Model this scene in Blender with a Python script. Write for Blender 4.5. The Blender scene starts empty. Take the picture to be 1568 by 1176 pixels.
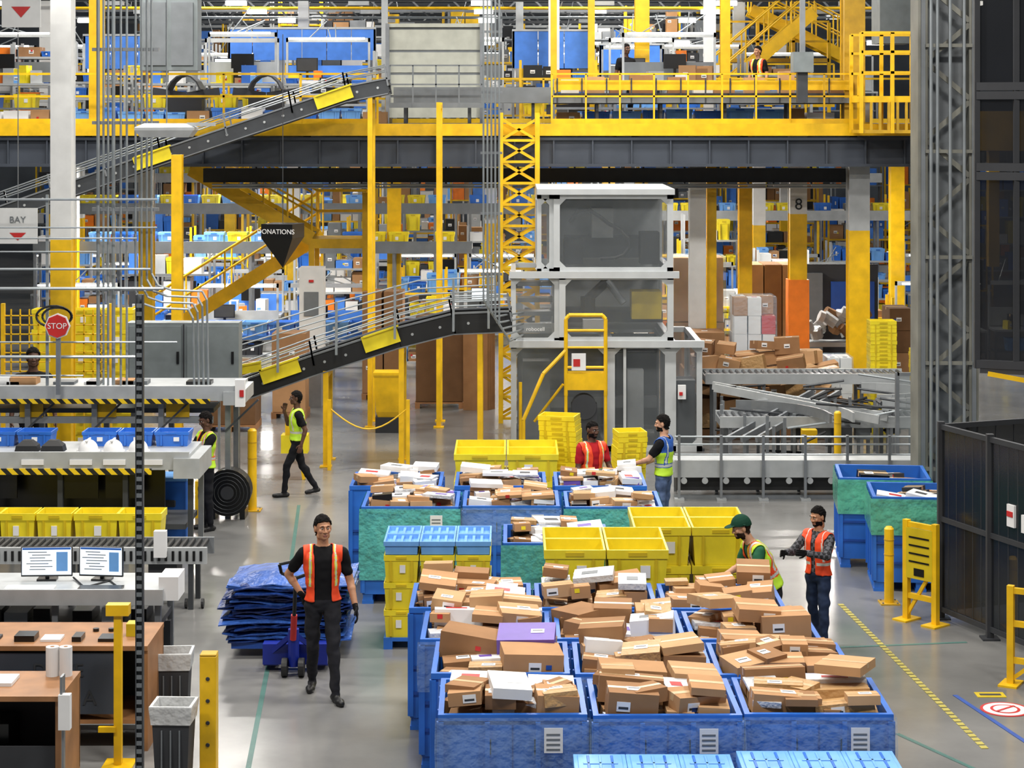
import bpy, math, random, bmesh
import numpy as np
from mathutils import Vector, Matrix, noise
random.seed(11)
R = random.uniform
scene = bpy.context.scene
scene.view_settings.view_transform = 'Standard'

# ------------------------------------------------------------------ materials
def lin(c):
    c = c / 255.0
    return c / 12.92 if c <= 0.04045 else ((c + 0.055) / 1.055) ** 2.4

MATS = {}
def M(name, rgb, rough=.5, metal=0.0, var=.12, scale=4.0, bump=0.0, alpha=1.0, emit=0.0, bscale=None):
    m = bpy.data.materials.new(name); m.use_nodes = True
    nt = m.node_tree; b = nt.nodes['Principled BSDF']
    c = [lin(v) for v in rgb]
    tc = nt.nodes.new('ShaderNodeTexCoord')
    n = nt.nodes.new('ShaderNodeTexNoise'); n.inputs['Scale'].default_value = scale
    n.inputs['Detail'].default_value = 4
    nt.links.new(tc.outputs['Object'], n.inputs['Vector'])
    r = nt.nodes.new('ShaderNodeValToRGB')
    r.color_ramp.elements[0].position = .3; r.color_ramp.elements[1].position = .7
    r.color_ramp.elements[0].color = [max(0, v * (1 - var)) for v in c] + [1]
    r.color_ramp.elements[1].color = [min(1, v * (1 + var)) for v in c] + [1]
    nt.links.new(n.outputs['Fac'], r.inputs['Fac'])
    nt.links.new(r.outputs['Color'], b.inputs['Base Color'])
    b.inputs['Roughness'].default_value = rough
    b.inputs['Metallic'].default_value = metal
    b.inputs['Alpha'].default_value = alpha
    if rough >= .78: b.inputs['Specular IOR Level'].default_value = .18
    if emit:
        b.inputs['Emission Color'].default_value = c + [1]
        b.inputs['Emission Strength'].default_value = emit
    if bump:
        n2 = nt.nodes.new('ShaderNodeTexNoise'); n2.inputs['Scale'].default_value = bscale or scale * 3
        nt.links.new(tc.outputs['Object'], n2.inputs['Vector'])
        bp = nt.nodes.new('ShaderNodeBump'); bp.inputs['Strength'].default_value = bump
        bp.inputs['Distance'].default_value = .03
        nt.links.new(n2.outputs['Fac'], bp.inputs['Height'])
        nt.links.new(bp.outputs['Normal'], b.inputs['Normal'])
    MATS[name] = m
    return m

M('bin_blue', (42, 104, 194), .38, var=.18, scale=2)
M('bin_blue_dark', (26, 70, 150), .45)
M('tote_lightblue', (108, 164, 226), .4)
M('tote_yellow', (228, 208, 40), .36, var=.12)
M('tote_yellow_deep', (200, 174, 22), .45)
M('safety_yellow', (226, 180, 16), .4, var=.16)
M('safety_yellow_dull', (186, 146, 25), .5, var=.2)
M('orange', (236, 124, 28), .5)
M('wrap_green', (92, 178, 168), .1, alpha=.8, bump=1, bscale=12, var=.22, scale=4)
M('wrap_clear', (190, 215, 235), .08, alpha=.2, bump=1, bscale=14)
M('wrap_lime', (96, 180, 150), .12, alpha=.82, var=.25, bump=.9, bscale=10)
M('card_a', (170, 130, 92), .8, var=.09)
M('card_b', (146, 109, 76), .8, var=.1)
M('card_c', (182, 145, 106), .8, var=.09)
M('card_dark', (106, 78, 54), .85)
M('tape', (192, 162, 122), .3)
M('mailer', (198, 200, 204), .35, var=.1, bump=.7, bscale=20)
M('kraft_mailer', (176, 138, 90), .5, var=.12, bump=.6, bscale=16)
M('white_label', (224, 224, 224), .6, var=.04)
M('white_paint', (212, 213, 212), .5, var=.06)
M('purple', (100, 74, 160), .5)
M('red', (186, 34, 34), .5)
M('steel', (134, 138, 142), .38, .5, var=.14)
M('steel_light', (176, 180, 182), .4, .25, var=.1)
M('steel_dark', (68, 71, 75), .45, .4)
M('conduit', (160, 167, 171), .32, .55)
M('girder', (62, 68, 78), .5, .2, var=.22, scale=1)
M('cell_frame', (190, 194, 196), .4, .15, var=.05)
M('column_grey', (116, 116, 108), .5, .1, var=.25, scale=2)
M('black_rubber', (24, 25, 27), .55)
M('black_gloss', (13, 14, 16), .3)
M('dark_grey', (46, 48, 52), .6)
M('mid_grey', (106, 111, 115), .5)
M('cabinet_grey', (118, 126, 128), .45, .1)
M('beige_panel', (184, 186, 174), .5)
M('blue_panel', (70, 130, 222), .5)
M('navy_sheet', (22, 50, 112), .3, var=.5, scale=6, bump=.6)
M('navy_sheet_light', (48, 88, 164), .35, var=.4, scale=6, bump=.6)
M('wood', (150, 106, 68), .5, var=.25, scale=3)
M('screen', (215, 228, 240), .3, emit=.8, var=.12, scale=7)
M('lamp', (255, 250, 240), .5, emit=8, var=0)
M('plexi', (128, 134, 138), .08, alpha=.2, var=.05)
M('plexi_dark', (30, 32, 36), .2, alpha=.72, var=.05)
M('plexi_clear', (150, 158, 160), .15, alpha=.3, var=.05)
M('hazed_wall_paint', (112, 118, 124), .8, var=.3, scale=.5)  # wall tone lightened to stand in for distant haze
M('deck_grey', (80, 84, 88), .7)
M('floor_teal', (84, 136, 128), .4, alpha=.4)
M('floor_yellow', (172, 160, 76), .4)
M('jack_blue', (20, 40, 140), .35)
M('liner', (196, 198, 198), .3, bump=.8, bscale=12)

def stripes():
    m = bpy.data.materials.new('hazard_stripes'); m.use_nodes = True
    nt = m.node_tree; b = nt.nodes['Principled BSDF']
    tc = nt.nodes.new('ShaderNodeTexCoord'); sp = nt.nodes.new('ShaderNodeSeparateXYZ')
    nt.links.new(tc.outputs['Object'], sp.inputs[0])
    a = nt.nodes.new('ShaderNodeMath'); a.operation = 'ADD'
    nt.links.new(sp.outputs['X'], a.inputs[0]); nt.links.new(sp.outputs['Z'], a.inputs[1])
    mu = nt.nodes.new('ShaderNodeMath'); mu.operation = 'MULTIPLY'; mu.inputs[1].default_value = 6.0
    nt.links.new(a.outputs[0], mu.inputs[0])
    fr = nt.nodes.new('ShaderNodeMath'); fr.operation = 'FRACT'; nt.links.new(mu.outputs[0], fr.inputs[0])
    gt = nt.nodes.new('ShaderNodeMath'); gt.operation = 'GREATER_THAN'; gt.inputs[1].default_value = .5
    nt.links.new(fr.outputs[0], gt.inputs[0])
    r = nt.nodes.new('ShaderNodeValToRGB')
    r.color_ramp.elements[0].color = (.01, .01, .01, 1); r.color_ramp.elements[1].color = (.8, .55, .01, 1)
    nt.links.new(gt.outputs[0], r.inputs[0]); nt.links.new(r.outputs[0], b.inputs['Base Color'])
    MATS['hazard'] = m
stripes()

def floor_mat():
    m = bpy.data.materials.new('polished_concrete'); m.use_nodes = True
    nt = m.node_tree; b = nt.nodes['Principled BSDF']
    tc = nt.nodes.new('ShaderNodeTexCoord')
    n = nt.nodes.new('ShaderNodeTexNoise'); n.inputs['Scale'].default_value = .45; n.inputs['Detail'].default_value = 9; n.inputs['Roughness'].default_value = .6
    nt.links.new(tc.outputs['Object'], n.inputs['Vector'])
    r = nt.nodes.new('ShaderNodeValToRGB')
    r.color_ramp.elements[0].position = .3; r.color_ramp.elements[1].position = .72
    r.color_ramp.elements[0].color = (.13, .13, .128, 1); r.color_ramp.elements[1].color = (.24, .238, .23, 1)
    nt.links.new(n.outputs['Fac'], r.inputs[0]); nt.links.new(r.outputs[0], b.inputs['Base Color'])
    n2 = nt.nodes.new('ShaderNodeTexNoise'); n2.inputs['Scale'].default_value = 1.3; n2.inputs['Detail'].default_value = 5
    nt.links.new(tc.outputs['Object'], n2.inputs['Vector'])
    mr = nt.nodes.new('ShaderNodeMapRange'); mr.inputs['To Min'].default_value = .08; mr.inputs['To Max'].default_value = .32
    nt.links.new(n2.outputs['Fac'], mr.inputs[0]); nt.links.new(mr.outputs[0], b.inputs['Roughness'])
    MATS['concrete'] = m
floor_mat()

# ------------------------------------------------------------------ mesh builder
class MB:
    def __init__(s): s.v = []; s.f = []; s.m = []; s.mats = []
    def mi(s, name):
        if name not in s.mats: s.mats.append(name)
        return s.mats.index(name)
    def add(s, vs, fs, mat):
        b = len(s.v); k = s.mi(mat)
        s.v += [tuple(v) for v in vs]
        for f in fs: s.f.append([b + i for i in f]); s.m.append(k)
    HF = [(0, 3, 2, 1), (4, 5, 6, 7), (0, 1, 5, 4), (1, 2, 6, 5), (2, 3, 7, 6), (3, 0, 4, 7)]
    def box(s, x0, x1, y0, y1, z0, z1, mat):
        s.add([(x0, y0, z0), (x1, y0, z0), (x1, y1, z0), (x0, y1, z0), (x0, y0, z1), (x1, y0, z1), (x1, y1, z1), (x0, y1, z1)], s.HF, mat)
    def obox(s, c, sz, mat, rot=None):
        hx, hy, hz = sz[0] / 2, sz[1] / 2, sz[2] / 2
        p = [(-hx, -hy, -hz), (hx, -hy, -hz), (hx, hy, -hz), (-hx, hy, -hz), (-hx, -hy, hz), (hx, -hy, hz), (hx, hy, hz), (-hx, hy, hz)]
        c = Vector(c)
        if rot is None: rot = Matrix.Identity(3)
        elif not isinstance(rot, Matrix): rot = Matrix.Rotation(rot, 3, 'Z')
        s.add([rot @ Vector(q) + c for q in p], s.HF, mat)
    def beam(s, p0, p1, w, h, mat):
        p0 = Vector(p0); p1 = Vector(p1); d = p1 - p0; L = d.length
        if L < 1e-6: return
        d.normalize(); up = Vector((0, 0, 1))
        if abs(d.z) > .95: up = Vector((0, 1, 0))
        a = d.cross(up).normalized(); u = a.cross(d)
        rot = Matrix((d, a, u)).transposed()
        s.obox((p0 + p1) / 2, (L, w, h), mat, rot)
    def cyl(s, p0, p1, r, mat, n=8, r2=None):
        p0 = Vector(p0); p1 = Vector(p1); d = (p1 - p0)
        if d.length < 1e-6: return
        d.normalize(); r2 = r if r2 is None else r2
        up = Vector((0, 0, 1)) if abs(d.z) < .9 else Vector((1, 0, 0))
        a = d.cross(up).normalized(); b = d.cross(a)
        vs = []
        for p, rr in ((p0, r), (p1, r2)):
            for i in range(n):
                t = 2 * math.pi * i / n
                vs.append(p + (a * math.cos(t) + b * math.sin(t)) * rr)
        fs = [(i, (i + 1) % n, n + (i + 1) % n, n + i) for i in range(n)]
        fs += [tuple(range(n))[::-1], tuple(range(n, 2 * n))]
        s.add(vs, fs, mat)
    def pipe(s, pts, r, mat, n=6):
        for a, b in zip(pts[:-1], pts[1:]): s.cyl(a, b, r, mat, n)
    def loft(s, rings, mat, c=(0, 0, 0), yaw=0, cap=True):
        vs = []; ca, sa = math.cos(yaw), math.sin(yaw)
        for z, hw, hd in rings:
            for x, y in ((-hw, -hd), (hw, -hd), (hw, hd), (-hw, hd)):
                vs.append((c[0] + x * ca - y * sa, c[1] + x * sa + y * ca, c[2] + z))
        fs = []
        for k in range(len(rings) - 1):
            for i in range(4):
                j = (i + 1) % 4
                fs.append((4 * k + i, 4 * k + j, 4 * k + 4 + j, 4 * k + 4 + i))
        if cap:
            fs.append((3, 2, 1, 0)); e = 4 * (len(rings) - 1); fs.append((e, e + 1, e + 2, e + 3))
        s.add(vs, fs, mat)
    def build(s, name, loc=None, rot=0, parent=None, bevel=0, smooth=False):
        if loc is None:
            a = np.array(s.v); lo = a.min(0); hi = a.max(0)
            o = ((lo[0] + hi[0]) / 2, (lo[1] + hi[1]) / 2, lo[2])
            vs = [(v[0] - o[0], v[1] - o[1], v[2] - o[2]) for v in s.v]; loc = o
        else: vs = s.v
        me = bpy.data.meshes.new(name); me.from_pydata(vs, [], s.f)
        for m in s.mats: me.materials.append(MATS[m])
        me.polygons.foreach_set('material_index', s.m)
        if smooth: me.polygons.foreach_set('use_smooth', [True] * len(s.f))
        me.update()
        ob = bpy.data.objects.new(name, me); scene.collection.objects.link(ob)
        ob.location = loc; ob.rotation_euler = (0, 0, rot)
        if bevel:
            bm = ob.modifiers.new('bevel', 'BEVEL'); bm.width = bevel; bm.segments = 1; bm.limit_method = 'ANGLE'
        if parent:
            ob.parent = parent; ob.location = Vector(loc) - parent.location
        return ob

def text(s, size, loc, mat, parent, rot=(math.pi / 2, 0, 0), name='lettering'):
    cu = bpy.data.curves.new(name, 'FONT'); cu.body = s; cu.size = size; cu.extrude = .002
    cu.align_x = 'CENTER'; cu.align_y = 'CENTER'; cu.materials.append(MATS[mat])
    ob = bpy.data.objects.new(name, cu); scene.collection.objects.link(ob)
    ob.rotation_euler = rot; ob.parent = parent; ob.location = Vector(loc) - parent.location
    return ob

# ------------------------------------------------------------------ room shell
b = MB(); b.box(-26, 26, -3, 92, -.2, 0, 'concrete'); b.build('floor', loc=(0, 0, 0))
b = MB(); b.box(-26, 26, 92, 92.3, 0, 14, 'hazed_wall_paint'); b.build('wall_back')
b = MB(); b.box(-26.3, -26, -3, 92, 0, 14, 'hazed_wall_paint'); b.build('wall_left')
b = MB(); b.box(26, 26.3, -3, 92, 0, 14, 'hazed_wall_paint'); b.build('wall_right')

# ------------------------------------------------------------------ reusable shapes
def tote(b, x, y, z, w, d, h, mat, yaw=0, label=True):
    b.loft([(0, .44 * w, .44 * d), (h * .8, .48 * w, .48 * d), (h * .8, .5 * w, .5 * d), (h, .5 * w, .5 * d),
            (h, .465 * w, .465 * d), (.02, .42 * w, .42 * d)], mat, (x, y, z), yaw)
    ca, sa = math.cos(yaw), math.sin(yaw)
    def loc(u, v): return (x + u * ca - v * sa, y + u * sa + v * ca)
    dk = mat if mat not in ('tote_yellow',) else 'tote_yellow_deep'
    for u in (-.3, .3):
        px, py = loc(u * w, -.478 * d); b.obox((px, py, z + h * .42), (.025, .03, h * .72), dk, yaw)
    px, py = loc(0, -.505 * d)
    b.obox((px, py, z + h * .9), (w * .3, .01, h * .09), 'tote_yellow_deep' if 'yellow' in mat else 'bin_blue', yaw)
    if label:
        px, py = loc(R(-.1, .15) * w, -.485 * d); b.obox((px, py, z + h * .5), (w * .16, .012, h * .28), 'white_label', yaw)

CARDS = ['card_a', 'card_b', 'card_c', 'card_a', 'card_c', 'card_b', 'card_a', 'card_c', 'card_b', 'card_a', 'white_label', 'kraft_mailer']
def parcel(b, c, sz, yaw, tx=0, ty=0, mat=None):
    mat = mat or random.choice(CARDS)
    rot = Matrix.Rotation(yaw, 3, 'Z') @ Matrix.Rotation(tx, 3, 'X') @ Matrix.Rotation(ty, 3, 'Y')
    b.obox(c, sz, mat, rot); c = Vector(c)
    if mat not in ('white_label', 'mailer'):
        if random.random() < .8:
            b.obox(c + rot @ Vector((0, 0, sz[2] / 2 + .001)), (sz[0] * 1.002, min(.05, sz[1] * .25), .002), 'tape', rot)
            b.obox(c + rot @ Vector((0, 0, sz[2] / 2 - min(.03, sz[2] * .3))), (sz[0] * 1.006, min(.05, sz[1] * .25), min(.06, sz[2] * .5)), 'tape', rot)
        if random.random() < .5:
            q = Vector((R(-.2, .2) * sz[0], R(-.2, .2) * sz[1], sz[2] / 2 + .003))
            b.obox(c + rot @ q, (min(.12, sz[0] * .4), min(.09, sz[1] * .4), .002), 'white_label', rot)
            b.obox(c + rot @ (q + Vector((0, .01, .001))), (min(.09, sz[0] * .3), min(.015, sz[1] * .1), .002), 'dark_grey', rot)
        if random.random() < .5 and sz[2] > .1:
            q = Vector((R(-.25, .25) * sz[0], -sz[1] / 2 - .002, 0))
            b.obox(c + rot @ q, (min(.11, sz[0] * .4), .002, min(.08, sz[2] * .6)), 'white_label', rot)
            b.obox(c + rot @ (q + Vector((0, -.001, -.01))), (min(.08, sz[0] * .3), .002, min(.02, sz[2] * .15)), 'dark_grey', rot)
        if random.random() < .2:
            q = Vector((R(-.3, .3) * sz[0], -sz[1] / 2 - .003, R(-.2, .2) * sz[2]))
            b.obox(c + rot @ q, (.05, .002, .04), random.choice(['red', 'tote_yellow', 'red', 'bin_blue_dark']), rot)
    else:
        q = Vector((R(-.1, .1) * sz[0], 0, sz[2] / 2 + .002))
        b.obox(c + rot @ q, (sz[0] * .4, sz[1] * .3, .002), random.choice(['mid_grey', 'purple', 'dark_grey', 'red', 'white_label']), rot)

def pile(b, w, d, z, big=True):
    b.box(-w * .46, w * .46, -d * .46, d * .46, .16, z - .22, 'card_dark')
    if big: layers = [(4, 3, 1, z - .24, .14, .26), (random.choice([2, 3]), random.choice([2, 3]), .85, z - .07, .1, .24), (4, 3, .35, z + .04, .04, .12), (3, 2, .22, z + .13, .05, .14)]
    else: layers = [(5, 4, 1, z - .22, .12, .2), (4, 4, .9, z - .07, .05, .14), (4, 3, .6, z + .02, .03, .09), (3, 3, .3, z + .08, .03, .08)]
    for nx, ny, pr, zb, h0, h1 in layers:
        cw, cd = w * .94 / nx, d * .94 / ny
        for i in range(nx):
            for j in range(ny):
                if random.random() > pr: continue
                sx = min(.56, cw * R(.7, 1.2)); sy = min(.45, cd * R(.65, 1.1)); sz = R(h0, h1)
                cx = -w * .47 + cw * (i + .5) + R(-.04, .04); cy = -d * .47 + cd * (j + .5) + R(-.04, .04)
                cx = max(-w * .48 + sx / 2, min(w * .48 - sx / 2, cx)); cy = max(-d * .48 + sy / 2, min(d * .48 - sy / 2, cy))
                mat = None; rr = random.random()
                if not big and rr < .25: mat = 'white_label'
                elif rr < (.12 if big else .4) and h0 < .12: mat = 'mailer'; sz *= .5
                elif rr > .985: mat = 'purple'
                elif rr > .955: mat = 'black_gloss'
                parcel(b, (cx, cy, zb + sz / 2 + R(0, .05)), (sx, sy, sz), R(-.14, .14) + (R(-.6, .6) if random.random() < .22 else 0), R(-.13, .13), R(-.13, .13), mat)

def bulk_bin(x0, yf, style='blue', w=1.2, d=1.06, h=1.2, yaw=0, fill='big'):
    body = 'bin_blue'; b = MB(); hw, hd = w / 2, d / 2
    b.loft([(.12, hw * .98, hd * .98), (h - .05, hw * .98, hd * .98), (h - .05, hw, hd), (h, hw, hd), (h, hw - .045, hd - .045), (.16, hw - .045, hd - .045)], body)
    for sx in (-1, 0, 1):
        b.box(sx * (hw - .08) - .07, sx * (hw - .08) + .07, -hd * .97, hd * .97, 0, .04, body)
        for sy in (-1, 0, 1):
            b.box(sx * (hw - .08) - .06, sx * (hw - .08) + .06, sy * (hd - .08) - .06, sy * (hd - .08) + .06, .04, .13, body)
    for sgn in (-1, 1):
        for u in (-.96, -.34, .34, .96):
            b.box(u * hw - .02, u * hw + .02, sgn * hd - .012, sgn * hd + .012, .14, h - .06, body)
            b.box(sgn * hw - .012, sgn * hw + .012, u * hd - .02, u * hd + .02, .14, h - .06, body)
        b.box(-.006, .006, sgn * (hd * .98) - .005, sgn * (hd * .98) + .005, .2, h - .07, 'bin_blue_dark')
        for u in (-.16, .16):
            b.box(u * w - .018, u * w + .018, sgn * hd * .985 - .006, sgn * hd * .985 + .006, h - .32, h - .2, 'dark_grey')
    b.box(hw * .42, hw * .42 + .15, -hd - .034, -hd - .028, h - .3, h - .1, 'white_label')
    for k in range(4): b.box(hw * .45, hw * .45 + .11, -hd - .036, -hd - .033, h - .28 + .04 * k, h - .265 + .04 * k, 'mid_grey')
    for zz in (.35, .6): b.box(-hw * .95, hw * .95, -hd - .006, -hd + .006, zz, zz + .03, 'bin_blue_dark')
    o = b.build('bulk_bin', loc=(x0 + hw, yf + hd, 0), rot=yaw)
    p = MB()
    if fill == 'sparse':
        p.box(-w * .44, w * .44, -d * .44, d * .44, .17, h - .3, 'black_rubber')
        for _ in range(7): parcel(p, (R(-.36, .36), R(-.3, .3), h - .2 + R(0, .16)), (R(.2, .4), R(.2, .3), R(.08, .16)), R(-.5, .5), R(-.15, .15), R(-.15, .15), random.choice(['black_gloss', 'white_label', 'card_a', 'dark_grey']))
    else: pile(p, w - .1, d - .1, h - .02, fill == 'big')
    q = p.build('parcels', loc=(0, 0, 0)); q.parent = o
    if style in ('green', 'clear', 'lime'):
        p = MB(); e = .022
        mt = {'green': 'wrap_green', 'clear': 'wrap_clear', 'lime': 'wrap_lime'}[style]
        z0 = .3 if style == 'green' else .72
        p.loft([(z0, hw + e, hd + e), (z0 + .2, hw + e + .008, hd + e + .008), (h - .12, hw + e + .004, hd + e), (h - .02, hw + e, hd + e)], mt, cap=False)
        q = p.build('stretch_wrap', loc=(0, 0, 0)); q.parent = o
    return o

# ------------------------------------------------------------------ bins
rows = [(16.1, -.60), (17.27, -.70), (18.44, -.84), (19.6, -1.0)]
for ri, (yf, x0) in enumerate(rows):
    for ci in range(3):
        st = ['clear', 'blue', 'clear', 'blue'][(ri + ci) % 4] if ri else 'clear'
        bulk_bin(x0 + ci * 1.24 + R(-.01, .01), yf + R(-.03, .03), st, yaw=R(-.015, .015))
bulk_bin(-1.86, 24.7, 'green', fill='small'); bulk_bin(-.61, 24.75, 'clear', fill='small'); bulk_bin(.66, 24.7, 'green', fill='small')
bulk_bin(-2.12, 26.1, 'blue', fill='small'); bulk_bin(-.75, 26.1, 'blue', fill='small'); bulk_bin(.56, 26.1, 'blue', fill='small')
bulk_bin(-.1, 22.6, 'green', fill='small')
bulk_bin(4.62, 25.3, 'lime', fill='sparse', yaw=-.1); bulk_bin(4.42, 26.65, 'lime', fill='sparse', yaw=-.1); bulk_bin(5.9, 26.0, 'lime', fill='sparse', yaw=-.1)

def crate_stack(x0, y0, w, d, ztop):
    b = MB(); n = 3; h = (ztop - .14) / n
    b.box(x0, x0 + w, y0, y0 + d, .1, .14, 'bin_blue')
    for i in (0, .5, 1): b.box(x0 + i * (w - .1), x0 + i * (w - .1) + .1, y0, y0 + d, 0, .1, 'bin_blue')
    for i in range(3):
        for j in range(2):
            for k in range(n):
                cx = x0 + w * (i + .5) / 3; cy = y0 + d * (j + .5) / 2
                b.loft([(0, w / 6.4, d / 4.4), (h * .7, w / 6.2, d / 4.2), (h * .7, w / 6.05, d / 4.06), (h, w / 6.05, d / 4.06)], 'tote_lightblue', (cx, cy, .14 + k * h))
            cx = x0 + w * (i + .5) / 3; cy = y0 + d * (j + .5) / 2
            b.obox((cx, cy, ztop + .006), (w / 3.6, d / 2.4, .012), 'tote_lightblue')
            b.obox((cx, cy, ztop + .014), (w / 4.6, .03, .012), 'tote_lightblue')
            for u in (-.3, 0, .3): b.obox((cx + u * w / 4, cy, ztop + .014), (.02, d / 3, .012), 'bin_blue' if u else 'tote_lightblue')
    b.build('crate_pallet', bevel=.006)
crate_stack(.48, 14.7, 1.24, 1.1, .98); crate_stack(1.77, 14.75, 1.24, 1.1, .99)

def tote_group(name, x0, y0, nx, ny, nz, w, d, h, pallet=True, mat='tote_yellow', yaw=0):
    b = MB(); z = 0
    W, D = nx * w, ny * d
    if pallet:
        b.box(x0, x0 + W, y0, y0 + D, .09, .13, 'bin_blue')
        for i in (0, .5, 1): b.box(x0 + i * (W - .1), x0 + i * (W - .1) + .1, y0, y0 + D, 0, .09, 'bin_blue')
        z = .13
    for i in range(nx):
        for j in range(ny):
            for k in range(nz):
                tote(b, x0 + w * (i + .5), y0 + d * (j + .5), z + k * (h * .95), w * .98, d * .98, h, mat, label=random.random() < .6)
    return b.build(name)
tote_group('yellow_tote_pallet', .33, 21.0, 2, 2, 3, .66, .6, .46)
tote_group('yellow_tote_pallet', 1.35, 22.3, 2, 2, 3, .65, .6, .45)
tote_group('yellow_tote_pallet', -.82, 28.0, 2, 2, 3, .74, .65, .40)

b = MB()
X0, Y0 = -1.45, 22.6
b.box(X0, X0 + 1.22, Y0, Y0 + .9, .09, .13, 'bin_blue')
for i in (0, .5, 1): b.box(X0 + i * 1.12, X0 + i * 1.12 + .1, Y0, Y0 + .9, 0, .09, 'bin_blue')
for i in range(3):
    for j in range(2):
        for k in range(3): tote(b, X0 + .2 + .407 * i, Y0 + .22 + .45 * j, .13 + k * .31, .395, .44, .31, 'tote_yellow')
        cx, cy = X0 + .2 + .407 * i, Y0 + .22 + .45 * j
        b.loft([(0, .18, .2), (.1, .185, .205), (.1, .2, .22), (.15, .2, .22), (.15, .18, .2), (.1, .17, .19)], 'tote_lightblue', (cx, cy, 1.065))
        for u in (-.09, 0, .09): b.box(cx + u - .015, cx + u + .015, cy - .21, cy + .21, 1.18, 1.2, 'tote_lightblue')
b.build('small_tote_pallet')

def nested(name, x, y, n, yaw, w=.62, d=.42, lean=0.0, pitch=.075, mat='tote_yellow', z0=0.0):
    b = MB()
    for k in range(n): tote(b, R(-.008, .008) + lean * k, R(-.008, .008), z0 + k * pitch, w, d, .34, mat, label=False)
    return b.build(name, loc=(x, y, 0), rot=yaw)
nested('nested_tote_stack', .8, 29.6, 18, -.25, w=.55, lean=-.006)
nested('nested_tote_stack', 1.62, 28.6, 17, .15, w=.42, lean=.004)
nested('nested_tote_stack', 7.05, 38.2, 25, 0, w=.5)
nested('nested_tote_stack', 7.75, 38.0, 18, 0, w=.36)

# ------------------------------------------------------------------ stacked blue sheets + pallet jack
b = MB()
cx, cy = -2.52, 22.75
for k in range(30):
    z = .2 + k * .024; w = 1.32 + R(-.1, .1); d = .98 + R(-.05, .05); ox, oy = R(-.06, .06), R(-.04, .04); yw = R(-.06, .06)
    n = 9; vs = []; ph = R(0, 6)
    for jj in range(5):
        for i in range(n):
            u = i / (n - 1) - .5; v = jj / 4 - .5
            edge = max(abs(u), abs(v)) * 2
            zz = z + .016 * math.sin(u * 9 + ph) + .012 * math.sin(v * 7 + ph) - .09 * (edge ** 4) * (k / 30) + (R(-.02, .02) if edge > .9 else 0)
            x = u * w; y = v * d
            vs.append((cx + ox + x * math.cos(yw) - y * math.sin(yw), cy + oy + x * math.sin(yw) + y * math.cos(yw), zz))
    base = len(vs); vs += [(a, c, zz - .014) for a, c, zz in vs]
    fs = []
    for jj in range(4):
        for i in range(n - 1):
            a = jj * n + i; fs.append((a, a + 1, a + n + 1, a + n)); fs.append((base + a + n, base + a + n + 1, base + a + 1, base + a))
    for i in range(n - 1):
        fs.append((i, base + i, base + i + 1, i + 1)); a = 4 * n + i; fs.append((a, a + 1, base + a + 1, base + a))
    for jj in range(4):
        a = jj * n; fs.append((a, a + n, base + a + n, base + a)); a = jj * n + n - 1; fs.append((a, base + a, base + a + n, a + n))
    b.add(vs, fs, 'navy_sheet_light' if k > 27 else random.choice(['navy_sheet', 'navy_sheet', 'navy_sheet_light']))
b.box(cx - .6, cx + .6, cy - .5, cy + .5, .1, .17, 'bin_blue_dark')
b.build('folded_sleeve_stack')
b = MB()
jx = -2.35
for sx in (-.27, .27):
    b.box(jx + sx - .08, jx + sx + .08, 21.75, 22.95, .05, .095, 'jack_blue')
    b.cyl((jx + sx - .05, 22.8, .045), (jx + sx + .05, 22.8, .045), .042, 'black_rubber', 12)
b.box(jx - .35, jx + .35, 21.68, 21.84, .08, .3, 'jack_blue')
b.beam((jx - .3, 21.75, .16), (jx, 21.55, .45), .06, .05, 'jack_blue'); b.beam((jx + .3, 21.75, .16), (jx, 21.55, .45), .06, .05, 'jack_blue')
b.cyl((jx, 21.55, .1), (jx, 21.55, .5), .06, 'jack_blue', 14)
for sx in (-.09, .09): b.cyl((jx + sx - .03, 21.5, .1), (jx + sx + .03, 21.5, .1), .1, 'black_rubber', 18)
b.cyl((jx, 21.5, .4), (jx + .02, 21.42, .68), .035, 'red', 10); b.cyl((jx + .02, 21.42, .66), (jx + .05, 21.3, 1.12), .022, 'black_gloss', 10)
hp = [(jx + .05, 21.3, 1.1), (jx - .1, 21.28, 1.16), (jx - .12, 21.26, 1.26), (jx + .05, 21.25, 1.3), (jx + .22, 21.26, 1.26), (jx + .2, 21.28, 1.16), (jx + .05, 21.3, 1.1)]
b.pipe(hp, .018, 'black_gloss', 8)
b.build('pallet_jack')

# ------------------------------------------------------------------ floor markings
b = MB()
def fl(x0, y0, x1, y1, w, mat, dash=0):
    p0, p1 = Vector((x0, y0, .004)), Vector((x1, y1, .004)); L = (p1 - p0).length
    if not dash: b.beam(p0, p1, w, .004, mat); return
    n = int(L / dash)
    for i in range(n): b.beam(p0.lerp(p1, i / n), p0.lerp(p1, (i + .7) / n), w, .004, mat)
fl(4.05, 24.7, 4.5, 19.0, .07, 'floor_yellow', .12)
fl(-2.95, 26, -2.4, 18, .05, 'floor_teal')
fl(-3.3, 31, -2.9, 26, .05, 'floor_teal')
fl(4.6, 20.8, 5.2, 18.0, .05, 'bin_blue_dark')
fl(3.2, 22.6, 5.2, 22.9, .05, 'floor_teal')
fl(3.75, 19.5, 5.0, 16.9, .05, 'floor_teal')
b.build('floor_marking_lines')
b = MB()
for i, (r, m) in enumerate(((.25, 'red'), (.22, 'white_paint'), (.15, 'red'), (.12, 'white_paint'))):
    b.cyl((5.0, 20.3, .001 + i * .001), (5.0, 20.3, .005 + i * .0015), r, m, 32)
b.obox((5.0, 20.3, .012), (.3, .03, .002), 'red', .7)
b.box(4.82, 5.12, 20.72, 20.9, .001, .006, 'tote_yellow_deep'); b.box(4.86, 5.08, 20.78, 20.84, .006, .008, 'dark_grey')
b.build('floor_warning_sign')

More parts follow.
